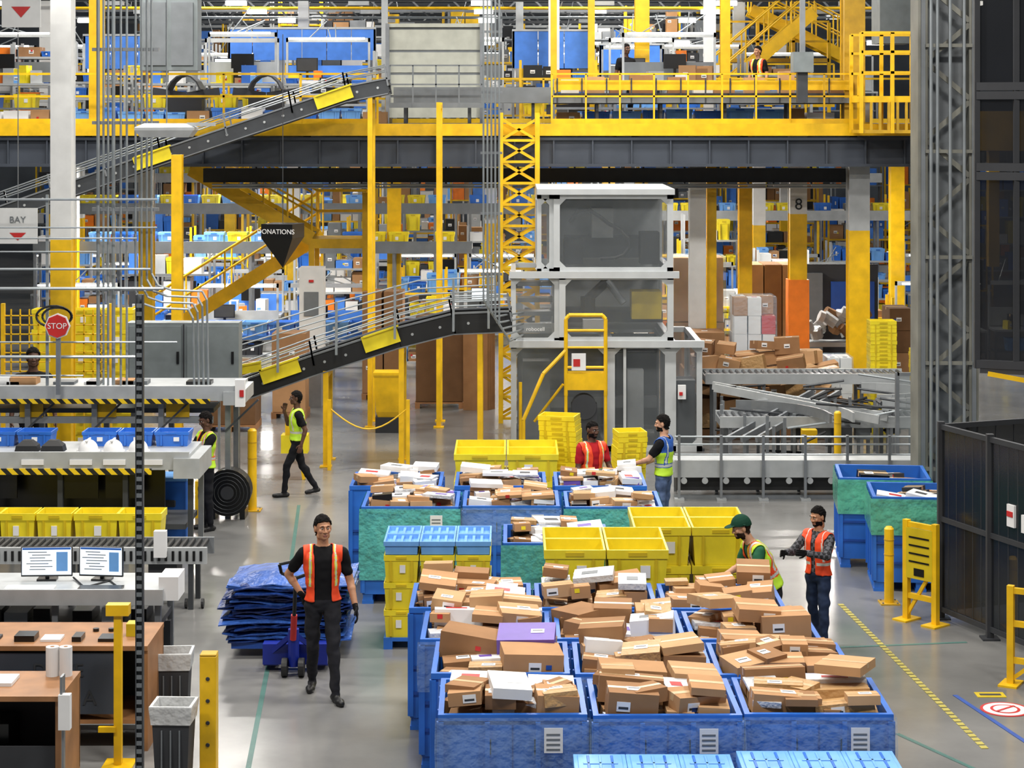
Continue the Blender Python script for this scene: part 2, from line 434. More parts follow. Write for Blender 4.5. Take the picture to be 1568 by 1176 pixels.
# ------------------------------------------------------------------ bollards, gates, fence (right)
def bollard(x, y, h, r=.06, name='safety_bollard'):
    b = MB(); b.cyl((x, y, 0), (x, y, h), r, 'safety_yellow', 16); b.cyl((x, y, h), (x, y, h + .03), r, 'safety_yellow', 16, r * .6)
    b.box(x - r * 2, x + r * 2, y - r * 2, y + r * 2, 0, .015, 'safety_yellow_dull')
    for z in (h * .85, h * .65): b.cyl((x, y, z), (x, y, z + .012), r * 1.06, 'safety_yellow_dull', 16)
    for sx in (-1, 1):
        for sy in (-1, 1): b.cyl((x + sx * r * 1.5, y + sy * r * 1.5, .01), (x + sx * r * 1.5, y + sy * r * 1.5, .03), .012, 'steel', 6)
    b.build(name)
bollard(4.66, 24.75, .92); bollard(-3.97, 30.6, 1.22, .07); bollard(5.9, 23.6, .8)
b = MB()
b.box(-2.84, -2.69, 18.2, 18.35, 0, 1.1, 'safety_yellow'); b.box(-2.92, -2.61, 18.12, 18.43, 0, .015, 'safety_yellow')
for z in (.3, .5, .7, .9): b.cyl((-2.765, 18.19, z), (-2.765, 18.2, z), .02, 'dark_grey', 10)
b.box(-2.84, -2.69, 18.2, 18.35, 1.1, 1.12, 'safety_yellow_dull'); b.build('safety_post', bevel=.01)
b = MB()
b.box(-3.68, -3.61, 18.5, 18.57, 0, 1.42, 'safety_yellow'); b.box(-3.75, -3.54, 18.48, 18.6, 1.4, 1.5, 'safety_yellow'); b.box(-3.78, -3.5, 18.4, 18.7, 0, .02, 'safety_yellow')
b.beam((-3.66, 18.5, .35), (-3.82, 18.5, .35), .04, .05, 'safety_yellow')
b.build('guard_post')

def barrier(x, y, w, h, yaw, name='safety_gate', panel=True):
    b = MB()
    for u in (0, w):
        b.obox((u, 0, h / 2), (.07, .07, h), 'safety_yellow'); b.obox((u, 0, .01), (.2, .3, .02), 'safety_yellow')
    for z in (h - .05, h * .62, h * .25): b.obox((w / 2, 0, z), (w, .05, .06), 'safety_yellow')
    b.beam((0, 0, .05), (w, 0, h * .6), .03, .04, 'safety_yellow')
    if panel:
        b.obox((w / 2, -.03, h * .68), (w * .9, .015, h * .5), 'tote_yellow_deep')
        for k in range(4): b.obox((w / 2, -.042, h * (.84 - .08 * k)), (w * .7, .004, .02), 'black_gloss')
        b.obox((w / 2, -.042, h * .5), (w * .35, .004, .09), 'black_gloss')
    return b.build(name, loc=(x, y, 0), rot=yaw)
barrier(4.72, 23.95, .42, 1.2, -.85)
barrier(5.28, 21.2, .7, 1.05, -.5, panel=False)

b = MB()
pts = [(5.14, 24.0), (5.5, 23.05), (5.9, 22.05), (6.3, 21.0)]
for (xa, ya), (xb, yb) in list(zip(pts[:-1], pts[1:])) + [(pts[0], (6.6, 24.6))]:
    for zz in (.12, 1.2, 2.3): b.beam((xa, ya, zz), (xb, yb, zz), .05, .06, 'dark_grey')
    b.beam((xa, ya, 1.2), (xb, yb, 1.2), .012, 2.15, 'plexi_dark')
    for k in range(1, 6):
        t = k / 6; x, y = xa + (xb - xa) * t, ya + (yb - ya) * t; b.cyl((x, y, .12), (x, y, 2.3), .008, 'dark_grey', 5)
for (x, y) in pts + [(6.6, 24.6)]:
    b.box(x - .04, x + .04, y - .04, y + .04, 0, 2.36, 'dark_grey'); b.box(x - .1, x + .1, y - .1, y + .1, 0, .02, 'dark_grey')
b.beam((5.62, 22.7, 1.5), (5.67, 22.57, 1.5), .03, .25, 'white_label'); b.beam((5.72, 22.45, 1.45), (5.76, 22.35, 1.45), .03, .2, 'white_label'); b.beam((5.62, 22.69, 1.52), (5.66, 22.59, 1.52), .04, .06, 'red')
b.build('machine_guard_fence')

b = MB()
xa, ya, xb, yb = 5.2, 22.4, 7.2, 21.6
for za, zb in ((3.25, 5.35), (5.45, 6.25), (6.35, 9.0)):
    for zz in (za, zb): b.beam((xa, ya, zz), (xb, yb, zz), .08, .09, 'dark_grey')
    b.beam((xa, ya + .02, (za + zb) / 2), (xb, yb + .02, (za + zb) / 2), .01, zb - za, 'plexi_dark')
for k in range(6):
    t = k / 5; x, y = xa + (xb - xa) * t, ya + (yb - ya) * t
    b.box(x - .03, x + .03, y - .03, y + .03, 3.2 if k not in (3, 5) else 0, 9.0, 'dark_grey')
b.beam((5.3, 22.9, 5.85), (6.6, 22.6, 5.85), .1, .45, 'safety_yellow_dull'); b.beam((5.5, 22.9, 4.3), (5.5, 22.9, 5.7), .12, .12, 'safety_yellow_dull')
b.beam((5.25, 22.42, 3.2), (7.2, 21.64, 3.2), .14, .1, 'dark_grey')
b.beam((5.3, 22.3, 3.15), (6.3, 21.9, 3.0), .03, .05, 'safety_yellow')
b.build('mezzanine_cage')

b = MB()
X0, X1, Y0, Y1 = 5.76, 6.62, 28.4, 28.95
for x in (X0, X1 - .14): b.box(x, x + .14, Y0, Y1, 0, 11, 'column_grey'); b.box(x + .04, x + .1, Y0 - .02, Y1 + .02, 0, 11, 'mid_grey')
k = 0; z = 0.2
while z < 10.4:
    a, c = (X0 + .1, X1 - .1) if k % 2 == 0 else (X1 - .1, X0 + .1)
    b.beam((a, Y0 + .02, z), (c, Y0 + .02, z + .55), .03, .07, 'column_grey'); b.beam((a, Y1 - .02, z), (c, Y1 - .02, z + .55), .03, .07, 'column_grey')
    z += .55; k += 1
b.box(X0 + .14, X1 - .14, Y0 + .25, Y1 - .1, 0, 11, 'mid_grey')
for x in (5.93, 6.02, 6.2, 6.4): b.cyl((x, Y0 - .06, 0), (x, Y0 - .06, 11), .025, 'conduit', 8)
for z in (1, 2.5, 4, 5.5, 7, 8.5): b.box(X0 + .1, X1 - .1, Y0 - .05, Y0, z, z + .05, 'column_grey')
b.box(X0 - .15, X1 + .15, Y0 - .15, Y1 + .15, 0, .05, 'steel_dark')
b.build('laced_steel_column')

# ------------------------------------------------------------------ mezzanine
b = MB()
b.box(-14, 9.2, 40.0, 40.12, 5.64, 5.88, 'safety_yellow')
b.box(-14, 9.2, 40.05, 40.4, 5.55, 5.61, 'girder'); b.box(-14, 9.2, 40.05, 40.4, 5.02, 5.08, 'girder'); b.box(-14, 9.2, 40.15, 40.25, 5.02, 5.61, 'girder')
x = -14
while x < 9.2: b.box(x, x + .03, 40.06, 40.2, 5.05, 5.58, 'girder'); x += .78
b.box(-14, 9.2, 40.12, 84, 5.75, 5.88, 'deck_grey')
for yy in (46, 54, 62, 70, 78): b.box(-14, 9.2, yy, yy + .3, 5.1, 5.75, 'girder')
x = -13
while x < 9: b.box(x, x + .15, 40.3, 84, 5.45, 5.75, 'girder'); x += 2.2
b.build('mezzanine_deck')
b = MB()
b.box(-6.4, 7.0, 41.5, 41.9, 4.66, 4.95, 'dark_grey')
x = -6
while x < 7: b.box(x, x + .04, 41.6, 41.7, 4.6, 5.5, 'steel_dark'); b.cyl((x, 41.45, 4.6), (x + R(.3, 1), 41.45, 4.6), .03, 'conduit', 6); x += R(.5, .9)
for z in (4.62, 4.56): b.cyl((-6.2, 41.4, z), (7, 41.4, z), .02, 'conduit', 6)
b.build('cable_tray')
lampb = MB()
for yy in (43, 48, 54, 60, 67, 75):
    for xx in (-12, -9, -6, -3, 0, 3, 6):
        xx += R(-.5, .5)
        lampb.box(xx, xx + 1.2, yy, yy + .12, 5.0, 5.05, 'lamp'); lampb.box(xx - .03, xx + 1.23, yy - .03, yy + .15, 5.05, 5.1, 'white_paint')
        for e in (.1, 1.1): lampb.cyl((xx + e, yy + .07, 5.1), (xx + e, yy + .07, 5.5), .008, 'steel', 5)
lampb.build('strip_light_array')

def railing(name, x0, x1, y, z, pitch, mat='safety_yellow', h=1.0, r=.022):
    b = MB(); n = max(1, round((x1 - x0) / pitch))
    for i in range(n + 1):
        x = x0 + (x1 - x0) * i / n; b.box(x - r, x + r, y - r, y + r, z, z + h, mat)
    for zz in (h, h * .55): b.box(x0, x1, y - r, y + r, z + zz - r, z + zz + r, mat)
    b.box(x0, x1, y - .01, y + .01, z, z + .1, mat)
    return b.build(name)
railing('mezzanine_railing', -13.5, -2.7, 40.2, 5.88, 1.5)
railing('mezzanine_railing', .8, 6.95, 40.2, 5.88, .66, r=.018)
railing('mezzanine_railing', -2.45, -.6, 40.15, 6.2, .42, 'mid_grey', h=.85, r=.015)
railing('mezzanine_railing', -13.5, 9, 45.2, 5.88, 1.2); railing('mezzanine_railing', -13.5, 9, 56, 6.3, 1.0, h=1.2)

b = MB()
b.box(-2.4, .85, 40.6, 41.4, 6.3, 6.5, 'steel_dark'); b.box(-2.4, .85, 40.55, 40.6, 6.3, 6.62, 'mid_grey')
b.box(.85, 6.9, 40.6, 41.4, 6.28, 6.5, 'steel_dark'); b.box(.85, 6.9, 40.52, 40.58, 6.56, 6.76, 'safety_yellow'); b.box(.85, 6.9, 40.5, 40.56, 6.3, 6.4, 'mid_grey')
x = .9
while x < 6.9: b.box(x, x + .03, 40.49, 40.52, 6.3, 6.8, 'steel_dark'); x += .5
x = -2.2
while x < 6.9: b.box(x, x + .06, 40.7, 40.76, 5.88, 6.3, 'steel_dark'); b.box(x, x + .06, 41.2, 41.26, 5.88, 6.3, 'steel_dark'); x += 1.3
x = 1
while x < 6.8:
    w = R(.25, .5); hh = R(.2, .45); parcel(b, (x + w / 2, 41.0, 6.5 + hh / 2), (w, .3, hh), 0); x += w + R(.05, .3)
b.build('mezzanine_conveyor')
b = MB()
for xs, xe in ((.9, 6.6), (-12, -3)):
    x = xs
    while x < xe:
        w = R(.4, .65); h = R(.22, .34); m = random.choice(['bin_blue', 'tote_lightblue', 'blue_panel', 'bin_blue', 'white_label', 'card_a', 'tote_lightblue'])
        if m in ('white_label', 'card_a'): parcel(b, (x + w / 2, 41.75, 5.88 + h / 2), (w * .9, .45, h), 0, mat=m)
        else: tote(b, x + w / 2, 41.75, 5.88, w * .95, .45, h, m, label=False)
        x += w
b.build('blue_tote_row')

def conveyor(name, pts, y, w, guards=(), legs=(), rail=True, belt='black_rubber', side='steel_dark', hside=.24):
    b = MB()
    for (xa, za), (xb, zb) in zip(pts[:-1], pts[1:]):
        for yy in (y - w / 2, y + w / 2):
            b.beam((xa, yy, za), (xb, yy, zb), .05, hside, side)
            b.beam((xa, yy - .03, za + hside / 2), (xb, yy - .03, zb + hside / 2), .05, .03, 'steel')
            b.beam((xa, yy - .03, za - hside / 2), (xb, yy - .03, zb - hside / 2), .05, .02, 'steel')
        b.beam((xa, y, za + .04), (xb, y, zb + .04), w, .05, belt)
        b.beam((xa, y, za - .08), (xb, y, zb - .08), w, .02, 'dark_grey')
        if rail:
            n = max(1, int(abs(xb - xa) / .9))
            for i in range(n + 1):
                t = i / n; x = xa + (xb - xa) * t; z = za + (zb - za) * t
                b.beam((x, y - w / 2 - .04, z), (x - .08, y - w / 2 - .04, z + .42), .03, .03, 'steel')
                b.beam((x, y + w / 2 + .04, z), (x - .08, y + w / 2 + .04, z + .42), .03, .03, 'steel')
            for dz in (.3, .4):
                for yy in (y - w / 2 - .04, y + w / 2 + .04): b.cyl((xa - .06, yy, za + dz), (xb - .06, yy, zb + dz), .014, 'conduit', 6)
        n = int(math.hypot(xb - xa, zb - za) / .35)
        for i in range(n):
            t = (i + .5) / n; x = xa + (xb - xa) * t; z = za + (zb - za) * t
            b.cyl((x, y - w / 2 - .04, z), (x, y - w / 2 - .02, z), .025, 'steel_light', 8)
    for (xa, za, xb, zb, hh) in guards:
        b.beam((xa, y - w / 2 - .09, za), (xb, y - w / 2 - .09, zb), .03, hh, 'tote_yellow')
        b.beam((xa, y - w / 2 - .12, za + hh * .5), (xb, y - w / 2 - .12, zb + hh * .5), .06, .03, 'tote_yellow')
    for (x, z, zb) in legs:
        for yy in (y - w / 2, y + w / 2): b.box(x - .045, x + .045, yy - .045, yy + .045, zb, z, 'safety_yellow')
        b.box(x - .04, x + .04, y - w / 2, y + w / 2, z - .12, z - .04, 'safety_yellow')
        for yy in (y - w / 2, y + w / 2): b.box(x - .1, x + .1, yy - .1, yy + .1, zb, zb + .02, 'safety_yellow')
    return b.build(name)
conveyor('inclined_conveyor', [(-13, 3.0), (-9.97, 4.12), (-6.79, 5.24), (-4.25, 6.1), (-3.2, 6.46), (-2.4, 6.62)], 39.2, .8,
         guards=[(-7.3, 5.1, -6.6, 5.34, .26), (-3.8, 6.28, -3.1, 6.52, .26)],
         legs=[(-10.5, 3.8, 0), (-2.75, 6.4, 0), (-1.42, 6.3, 0)], hside=.3)
conveyor('inclined_conveyor', [(-4.8, 1.25), (-3.4, 1.75), (-1.95, 2.22), (-1.0, 2.46), (0.0, 2.5)], 34.8, .75,
         guards=[(-4.3, 1.55, -3.65, 1.77, .26), (-2.55, 2.1, -1.95, 2.3, .28), (-4.75, 1.66, -4.3, 1.74, .16)],
         legs=[(-3.2, 1.65, 0), (-1.9, 2.05, 0), (-.55, 2.3, 0)], side='black_rubber', hside=.36)
b = MB()
for dz in (0, .1, .2, .34):
    b.pipe([(-6.2, 34.2, 1.55 + dz), (-3.2, 34.2, 2.45 + dz), (-1.6, 34.2, 2.88 + dz), (-.3, 34.2, 2.95 + dz)], .014, 'conduit')
for x, z in ((-6, 1.6), (-5, 1.9), (-4, 2.2), (-3, 2.5), (-2, 2.77), (-1, 2.9), (-.4, 2.95)):
    b.box(x - .02, x + .02, 34.17, 34.23, z - .55 if x > -4.5 else 0, z + .36, 'conduit')
b.build('conveyor_guide_rails')

def column(name, x, y, w, z0, z1, mats, plate=True):
    b = MB(); zs = [z0] + [m[1] for m in mats]
    for (mat, zt), za in zip(mats, zs[:-1]):
        b.box(x - w / 2, x + w / 2, y - w / 2, y - w / 2 + .03, za, zt, mat); b.box(x - w / 2, x + w / 2, y + w / 2 - .03, y + w / 2, za, zt, mat)
        b.box(x - w * .44, x + w * .44, y - w / 2 + .03, y + w / 2 - .03, za, zt, mat)
    if plate: b.box(x - w * .8, x + w * .8, y - w * .8, y + w * .8, z0, z0 + .03, mats[0][0])
    return b.build(name)
column('support_column', -7.4, 33.0, .34, 0, 9.5, [('safety_yellow', 4.0), ('white_paint', 9.5)])
column('support_column', 3.9, 42.2, .34, 0, 5.6, [('white_paint', 5.6)])
column('support_column', 4.22, 42.4, .2, 0, 5.6, [('safety_yellow', 5.6)])
o = column('support_column', 6.1, 42.8, .36, 0, 5.6, [('safety_yellow', 3.95), ('white_paint', 5.6)])
text('8', .34, (6.1, 42.6, 4.15), 'black_gloss', o)
column('support_column', 5.0, 43.0, .28, 0, 5.6, [('safety_yellow', 5.6)])
column('support_column', 7.08, 41.0, .42, 0, 6.4, [('safety_yellow', 3.7), ('steel_light', 6.4)])
column('support_column', -7.75, 42.5, .3, 0, 5.6, [('safety_yellow', 3.8), ('white_paint', 5.6)])
column('support_column', -6.35, 38.0, .2, 0, 5.3, [('safety_yellow', 5.3)])
for x, y, m in ((-11, 50, 'white_paint'), (-6.1, 56, 'white_paint'), (-3.0, 51, 'safety_yellow'), (-.6, 57, 'white_paint'), (2.6, 54, 'safety_yellow'), (6.9, 56, 'white_paint'), (9.6, 50, 'safety_yellow'), (-9, 64, 'safety_yellow'), (-2.3, 66, 'white_paint'), (4.3, 66, 'safety_yellow'), (9, 66, 'white_paint'), (-13, 60, 'white_paint')):
    column('support_column', x, y, .34, 0, 5.4, [('safety_yellow', 3.0), (m, 5.4)])
b = MB(); b.loft([(0, .27, .26), (1.2, .22, .24), (2.5, .22, .22)], 'orange', (6.1, 42.8, .05)); b.build('column_impact_guard')
for x, y, w, z1, m in ((-8.6, 41.5, .28, 9.6, 'safety_yellow'), (.95, 45.6, .14, 9.8, 'safety_yellow'), (1.0, 47.8, .26, 9.8, 'white_paint'), (1.9, 48, .16, 9.8, 'safety_yellow'),
                       (3.1, 47.8, .34, 9.8, 'safety_yellow'), (4.5, 45.6, .26, 9.8, 'white_paint'), (4.85, 45.6, .22, 9.8, 'safety_yellow'), (6.95, 40.8, .42, 9.5, 'safety_yellow_dull'),
                       (-2.9, 45.6, .14, 9.8, 'steel_light'), (-5.2, 50, .26, 9.8, 'white_paint'), (8.0, 47.8, .3, 9.8, 'safety_yellow'), (-11.5, 49.5, .3, 9.8, 'white_paint'), (.2, 53, .2, 9.8, 'steel_light'), (6.0, 53, .3, 9.8, 'steel_light')):
    column('mezzanine_column', x, y, w, 5.88, z1, [(m, z1)])

b = MB()
X0, X1, Y0, Y1 = -.22, .5, 39.35, 39.9
for x in (X0, X1):
    for y in (Y0, Y1): b.box(x - .045, x + .045, y - .045, y + .045, 0, 6.1, 'safety_yellow')
z = .1
while z < 5.8:
    for y in (Y0, Y1):
        b.beam((X0, y, z), (X1, y, z + .42), .02, .05, 'safety_yellow'); b.beam((X1, y, z), (X0, y, z + .42), .02, .05, 'safety_yellow')
    b.beam((X0, Y0, z), (X0, Y1, z + .42), .02, .05, 'safety_yellow'); b.beam((X1, Y1, z), (X1, Y0, z + .42), .02, .05, 'safety_yellow')
    b.box(X0, X1, Y0 - .03, Y0 + .03, z - .03, z + .02, 'safety_yellow'); z += .42
b.build('lattice_tower')

# ------------------------------------------------------------------ robotic packing cell
b = MB(); g = MB()
def frame(x0, x1, y0, y1, z0, z1, t=.11, fill=True, mat='cell_frame'):
    for x in (x0, x1 - t):
        for y in (y0, y1 - t): b.box(x, x + t, y, y + t, z0, z1, mat)
    for z in (z0, z1 - t):
        for y in (y0, y1 - t): b.box(x0, x1, y, y + t, z, z + t, mat)
        for x in (x0, x1 - t): b.box(x, x + t, y0, y1, z, z + t, mat)
    if fill:
        e = t * .5
        for y in (y0 + e, y1 - e): g.box(x0 + t, x1 - t, y - .008, y + .008, z0 + t, z1 - t, 'plexi')
        for x in (x0 + e, x1 - e): g.box(x - .008, x + .008, y0 + t, y1 - t, z0 + t, z1 - t, 'plexi')
    for cx in (x0 + t, x1 - t):
        for cz in (z0 + t, z1 - t): b.obox((cx, y0 + .03, cz), (.16, .05, .16), mat, Matrix.Rotation(math.pi / 4, 3, 'Y'))
frame(.75, 2.9, 36.0, 38.8, 3.2, 4.65); frame(.45, .75, 36.1, 38.7, 3.2, 4.62, .08)
frame(.85, 2.9, 35.95, 38.8, 1.95, 3.2); frame(-.02, .85, 36.0, 38.7, 1.95, 3.2, .09)
frame(-.02, 1.75, 36.0, 38.7, 0, 1.95, .1); frame(1.75, 2.85, 36.0, 38.8, 0, 1.95, .1); frame(2.85, 3.42, 36.0, 38.6, 0, 1.98, .1)
b.box(.45, 2.92, 35.9, 38.85, 4.62, 4.72, 'cell_frame'); b.box(-.05, 3.0, 35.9, 36.0, 3.12, 3.24, 'cell_frame'); b.box(-.05, 3.45, 35.88, 36.0, 1.88, 2.0, 'cell_frame')
b.box(2.0, 2.05, 35.95, 36, .1, 1.9, 'cell_frame')
b.box(.8, 2.85, 38.6, 38.65, 3.3, 4.55, 'steel_light'); b.box(.95, 2.8, 38.6, 38.65, 2.05, 3.1, 'steel_light'); b.box(0.1, 2.8, 38.5, 38.55, .1, 1.85, 'mid_grey')
b.box(1.0, 2.7, 37.9, 38.5, 3.35, 3.75, 'steel_dark'); b.box(.95, 1.3, 36.6, 37.2, 3.32, 3.75, 'black_rubber'); b.box(2.35, 2.7, 36.6, 37.2, 3.32, 3.9, 'black_rubber')
b.box(1.5, 1.9, 37.6, 38.2, 3.75, 4.3, 'steel_light')
hose = [(1.05, 36.3, 4.1), (1.2, 36.3, 4.32), (1.4, 36.3, 4.33), (1.6, 36.3, 4.2), (1.75, 36.3, 4.08), (1.95, 36.3, 3.98), (2.1, 36.3, 3.82), (2.12, 36.3, 3.65), (2.02, 36.3, 3.52), (1.85, 36.3, 3.46), (1.6, 36.3, 3.45)]
b.pipe(hose, .035, 'black_rubber', 8)
b.box(.95, 2.8, 37.2, 38.2, 2.2, 2.4, 'steel_dark')
b.cyl((1.4, 37, 2.3), (1.4, 37, 2.7), .14, 'black_rubber', 14); b.cyl((1.4, 37, 2.65), (1.75, 36.8, 3.0), .09, 'black_rubber', 12); b.cyl((1.75, 36.8, 3.0), (2.05, 36.7, 2.6), .07, 'mid_grey', 12)
b.box(2.2, 2.75, 36.8, 37.4, 2.3, 2.8, 'tote_yellow_deep'); b.box(1.3, 1.7, 36.5, 36.9, 2.1, 2.3, 'white_label')
b.box(.3, 2.7, 37.3, 38.3, .6, .8, 'steel'); b.box(.2, .7, 37, 37.5, 0, 1.5, 'mid_grey'); b.box(1.95, 2.7, 37.5, 38.2, .8, 1.6, 'steel_dark'); b.box(2.1, 2.4, 36.5, 36.8, .1, 1.4, 'steel_light')
b.box(3.0, 3.35, 36.6, 37.2, 0, 1.2, 'dark_grey'); b.box(2.98, 3.12, 35.92, 36, .95, 1.2, 'white_label'); b.box(3.0, 3.06, 35.9, 35.93, 1.02, 1.08, 'red')
for z in (2.35, 2.6, 2.9): b.box(.1, .75, 36.9, 37.3, z, z + .08, 'steel')
for x in (-.02, 1.7, 2.8, 3.36): b.box(x, x + .1, 36, 36.1, -.0, .05, 'steel_dark')
cell = b.build('robotic_packing_cell')
gp = g.build('glazing', parent=cell)
text('robocell', .1, (.42, 35.99, 2.2), 'white_label', cell)

b = MB()
def tube(pts, r=.035, m='safety_yellow'): b.pipe(pts, r, m, 8)
Y = 35.3
for x in (.95, 1.65): tube([(x, Y, 1.1), (x, Y, 2.45), (x + (.06 if x < 1 else -.06), Y, 2.52)])
tube([(1.0, Y, 2.52), (1.6, Y, 2.52)]); tube([(.95, Y, 2.25), (1.65, Y, 2.25)], .025); tube([(.95, Y, 1.6), (1.65, Y, 1.6)], .025); tube([(.95, Y, 1.95), (1.65, Y, 1.95)], .02)
b.box(.97, 1.63, Y - .02, Y + .3, 1.2, 1.5, 'safety_yellow'); b.box(1.05, 1.3, Y - .04, Y - .02, 1.55, 1.85, 'white_label'); b.box(1.08, 1.2, Y - .045, Y - .04, 1.62, 1.75, 'red')
tube([(.95, Y, 1.9), (.55, Y - .1, 1.5), (.2, Y - .2, .7), (.2, Y - .2, .25), (.6, Y - .2, .1)]); tube([(.9, Y, 1.3), (.4, Y + .3, .6)], .025); tube([(.15, Y + .3, .0), (.15, Y + .3, 1.3)], .03)
for x in (.95, 1.65): tube([(x, Y, 0), (x, Y, 1.15)], .03)
b.box(1.05, 1.5, Y, Y + .3, .35, .95, 'dark_grey'); b.cyl((1.27, Y - .02, .9), (1.27, Y + .25, .9), .22, 'dark_grey', 20)
b.build('access_ladder_guard')

# ------------------------------------------------------------------ right conveyor complex
b = MB()
b.box(2.55, 7.2, 31.5, 32.2, .42, .58, 'steel_light'); b.box(2.55, 7.2, 31.45, 31.5, .35, .62, 'steel_light'); b.box(2.6, 7.2, 31.6, 32.1, .12, .42, 'black_rubber')
b.box(2.55, 7.2, 31.5, 31.56, .0, .06, 'steel')
for z in (.72, .88, 1.0): b.cyl((2.55, 31.4, z), (7.2, 31.4, z), .016, 'conduit', 6)
x = 2.6
while x < 7.2:
    b.box(x, x + .04, 31.38, 31.44, 0, 1.02, 'steel'); b.box(x, x + .05, 32.15, 32.2, 0, .58, 'steel'); b.box(x - .05, x + .1, 31.35, 31.5, 0, .03, 'steel_light'); x += .66
x = 2.7
while x < 7.1: b.cyl((x, 31.45, .3), (x, 31.43, .3), .05, 'steel_light', 10); x += .33
b.build('floor_conveyor')
b = MB()
for (z, y) in ((.85, 34.2), (1.25, 36.8)):
    b.box(3.55, 7.3, y, y + .7, z - .12, z, 'steel'); b.box(3.55, 7.3, y - .05, y, z - .14, z + .05, 'steel_light'); b.box(3.55, 7.3, y + .7, y + .75, z - .14, z + .05, 'steel_light')
    x = 3.6
    while x < 7.3: b.cyl((x, y, z + .01), (x, y + .7, z + .01), .03, 'steel_dark', 6); x += .12
    x = 3.7
    while x < 7.3: b.box(x, x + .06, y, y + .06, 0, z - .1, 'steel'); b.box(x, x + .06, y + .64, y + .7, 0, z - .1, 'steel'); x += .9
cxx, cyy = 6.4, 35.9
prev = {}
for i in range(0, 13):
    a = math.pi * (-.5 + i / 12)
    for rr in (1.0, 1.6):
        p = (cxx + rr * math.cos(a), cyy + rr * math.sin(a) * .8, 1.05)
        if rr in prev: b.beam(prev[rr], p, .05, .2, 'steel_light')
        prev[rr] = p
    b.cyl((cxx + math.cos(a), cyy + math.sin(a) * .8, 1.06), (cxx + 1.6 * math.cos(a), cyy + 1.6 * math.sin(a) * .8, 1.06), .04, 'steel_dark', 6)
for o_ in (0, .25, .5): b.beam((3.6 + o_, 33.6, .6), (5.3 + o_, 35.4, 1.15), .05, .1, 'steel')
b.beam((3.6, 35.6, 1.2), (6.2, 33.8, .9), .05, .14, 'steel_light'); b.beam((3.6, 35.9, 1.2), (6.4, 34.1, .9), .05, .14, 'steel_light')
prev = None
for i in range(9):
    a = math.pi / 2 * i / 8; p = (4.3 + 1.4 * math.cos(a), 33.4 + 1.6 * math.sin(a), 1.0)
    if prev: b.beam(prev, p, .04, .16, 'steel_light'); b.beam((prev[0] - .4, prev[1] - .1, 1.0), (p[0] - .4, p[1] - .1, 1.0), .04, .16, 'steel')
    prev = p
for _ in range(36):
    x, y = R(3.6, 7), R(33.4, 36.6); b.box(x, x + .05, y, y + .05, 0, R(.6, 1.1), 'steel')
for _ in range(34):
    x, y, z = R(3.6, 6.6), R(33.4, 36.6), R(.3, 1.4); b.cyl((x, y, z), (x + R(.4, 1.2), y + R(-.4, .4), z + R(-.2, .2)), .022, random.choice(['black_rubber', 'conduit', 'steel_dark']), 6)
for _ in range(12):
    x, y = R(3.7, 6.6), R(33.6, 36.4); b.box(x, x + .25, y, y + .2, .5, .75, random.choice(['dark_grey', 'black_rubber', 'mid_grey', 'safety_yellow']))
b.build('transfer_conveyor')
b = MB()
b.box(6.35, 7.6, 33.0, 33.05, .3, 1.75, 'plexi_clear')
for x in (6.35, 7.0, 7.6): b.box(x - .03, x + .03, 32.98, 33.06, 0, 1.8, 'steel')
b.box(6.35, 7.6, 32.98, 33.06, 1.75, 1.8, 'steel'); b.build('plexiglass_guard')
bollard(5.35, 32.9, 1.15, .06)

def pallet_load(name, x, y, w, d, h, mats, wrapc=None, n=(2, 2, 3)):
    b = MB()
    b.box(x, x + w, y, y + d, .1, .13, 'wood')
    for i in (0, .5, 1): b.box(x + i * (w - .1), x + i * (w - .1) + .1, y, y + d, 0, .1, 'wood')
    for i in range(n[0]):
        for j in range(n[1]):
            for k in range(n[2]):
                if k == n[2] - 1 and n[2] > 3 and random.random() < .3: continue
                cw, cd, ch = w / n[0], d / n[1], (h - .13) / n[2]
                parcel(b, (x + cw * (i + .5), y + cd * (j + .5), .13 + ch * (k + .5)), (cw * R(.88, .99), cd * R(.9, .99), ch * .985), R(-.03, .03), mat=random.choice(mats))
    if wrapc:
        b.loft([(.1, w / 2 + .02, d / 2 + .02), (h * .5, w / 2 + .03, d / 2 + .03), (h + .02, w / 2 + .015, d / 2 + .015)], wrapc, (x + w / 2, y + d / 2, 0))
    return b.build(name)
pallet_load('cardboard_pallet', 3.5, 43.7, 1.15, 1.0, 2.95, ['card_b'], 'wrap_clear', (1, 1, 2))
pallet_load('cardboard_pallet', 5.2, 44.5, 1.2, 1.1, 2.75, ['card_c', 'card_b'], None, (3, 1, 1))
pallet_load('cardboard_pallet', 3.5, 41.0, .9, .9, 1.6, ['card_dark', 'card_b'], None, (1, 1, 2))
pallet_load('cardboard_pallet', 4.9, 39.5, 1.3, .9, 1.35, ['card_a', 'card_c'], None, (4, 2, 5))
pallet_load('wrapped_pallet', 4.5, 40.6, .85, .8, 2.35, ['white_label', 'card_a', 'red', 'white_label'], 'wrap_clear', (3, 2, 6))
pallet_load('wrapped_pallet', 6.3, 40.0, .5, .7, 1.2, ['white_label'], 'wrap_clear', (2, 2, 3))
pallet_load('cardboard_pallet', 7.9, 42.0, 1.0, .9, 2.0, ['card_dark', 'card_b'], None, (2, 1, 4))
pallet_load('cardboard_pallet', -5.9, 38.2, 1.0, 1.0, 1.3, ['card_b', 'card_dark'], None, (1, 1, 1))
pallet_load('cardboard_pallet', -4.8, 39.9, .7, .8, 1.7, ['card_b', 'card_a'], None, (1, 1, 2))
pallet_load('cardboard_pallet', -2.0, 41.3, 1.0, .9, 1.9, ['card_dark'], None, (1, 1, 1))
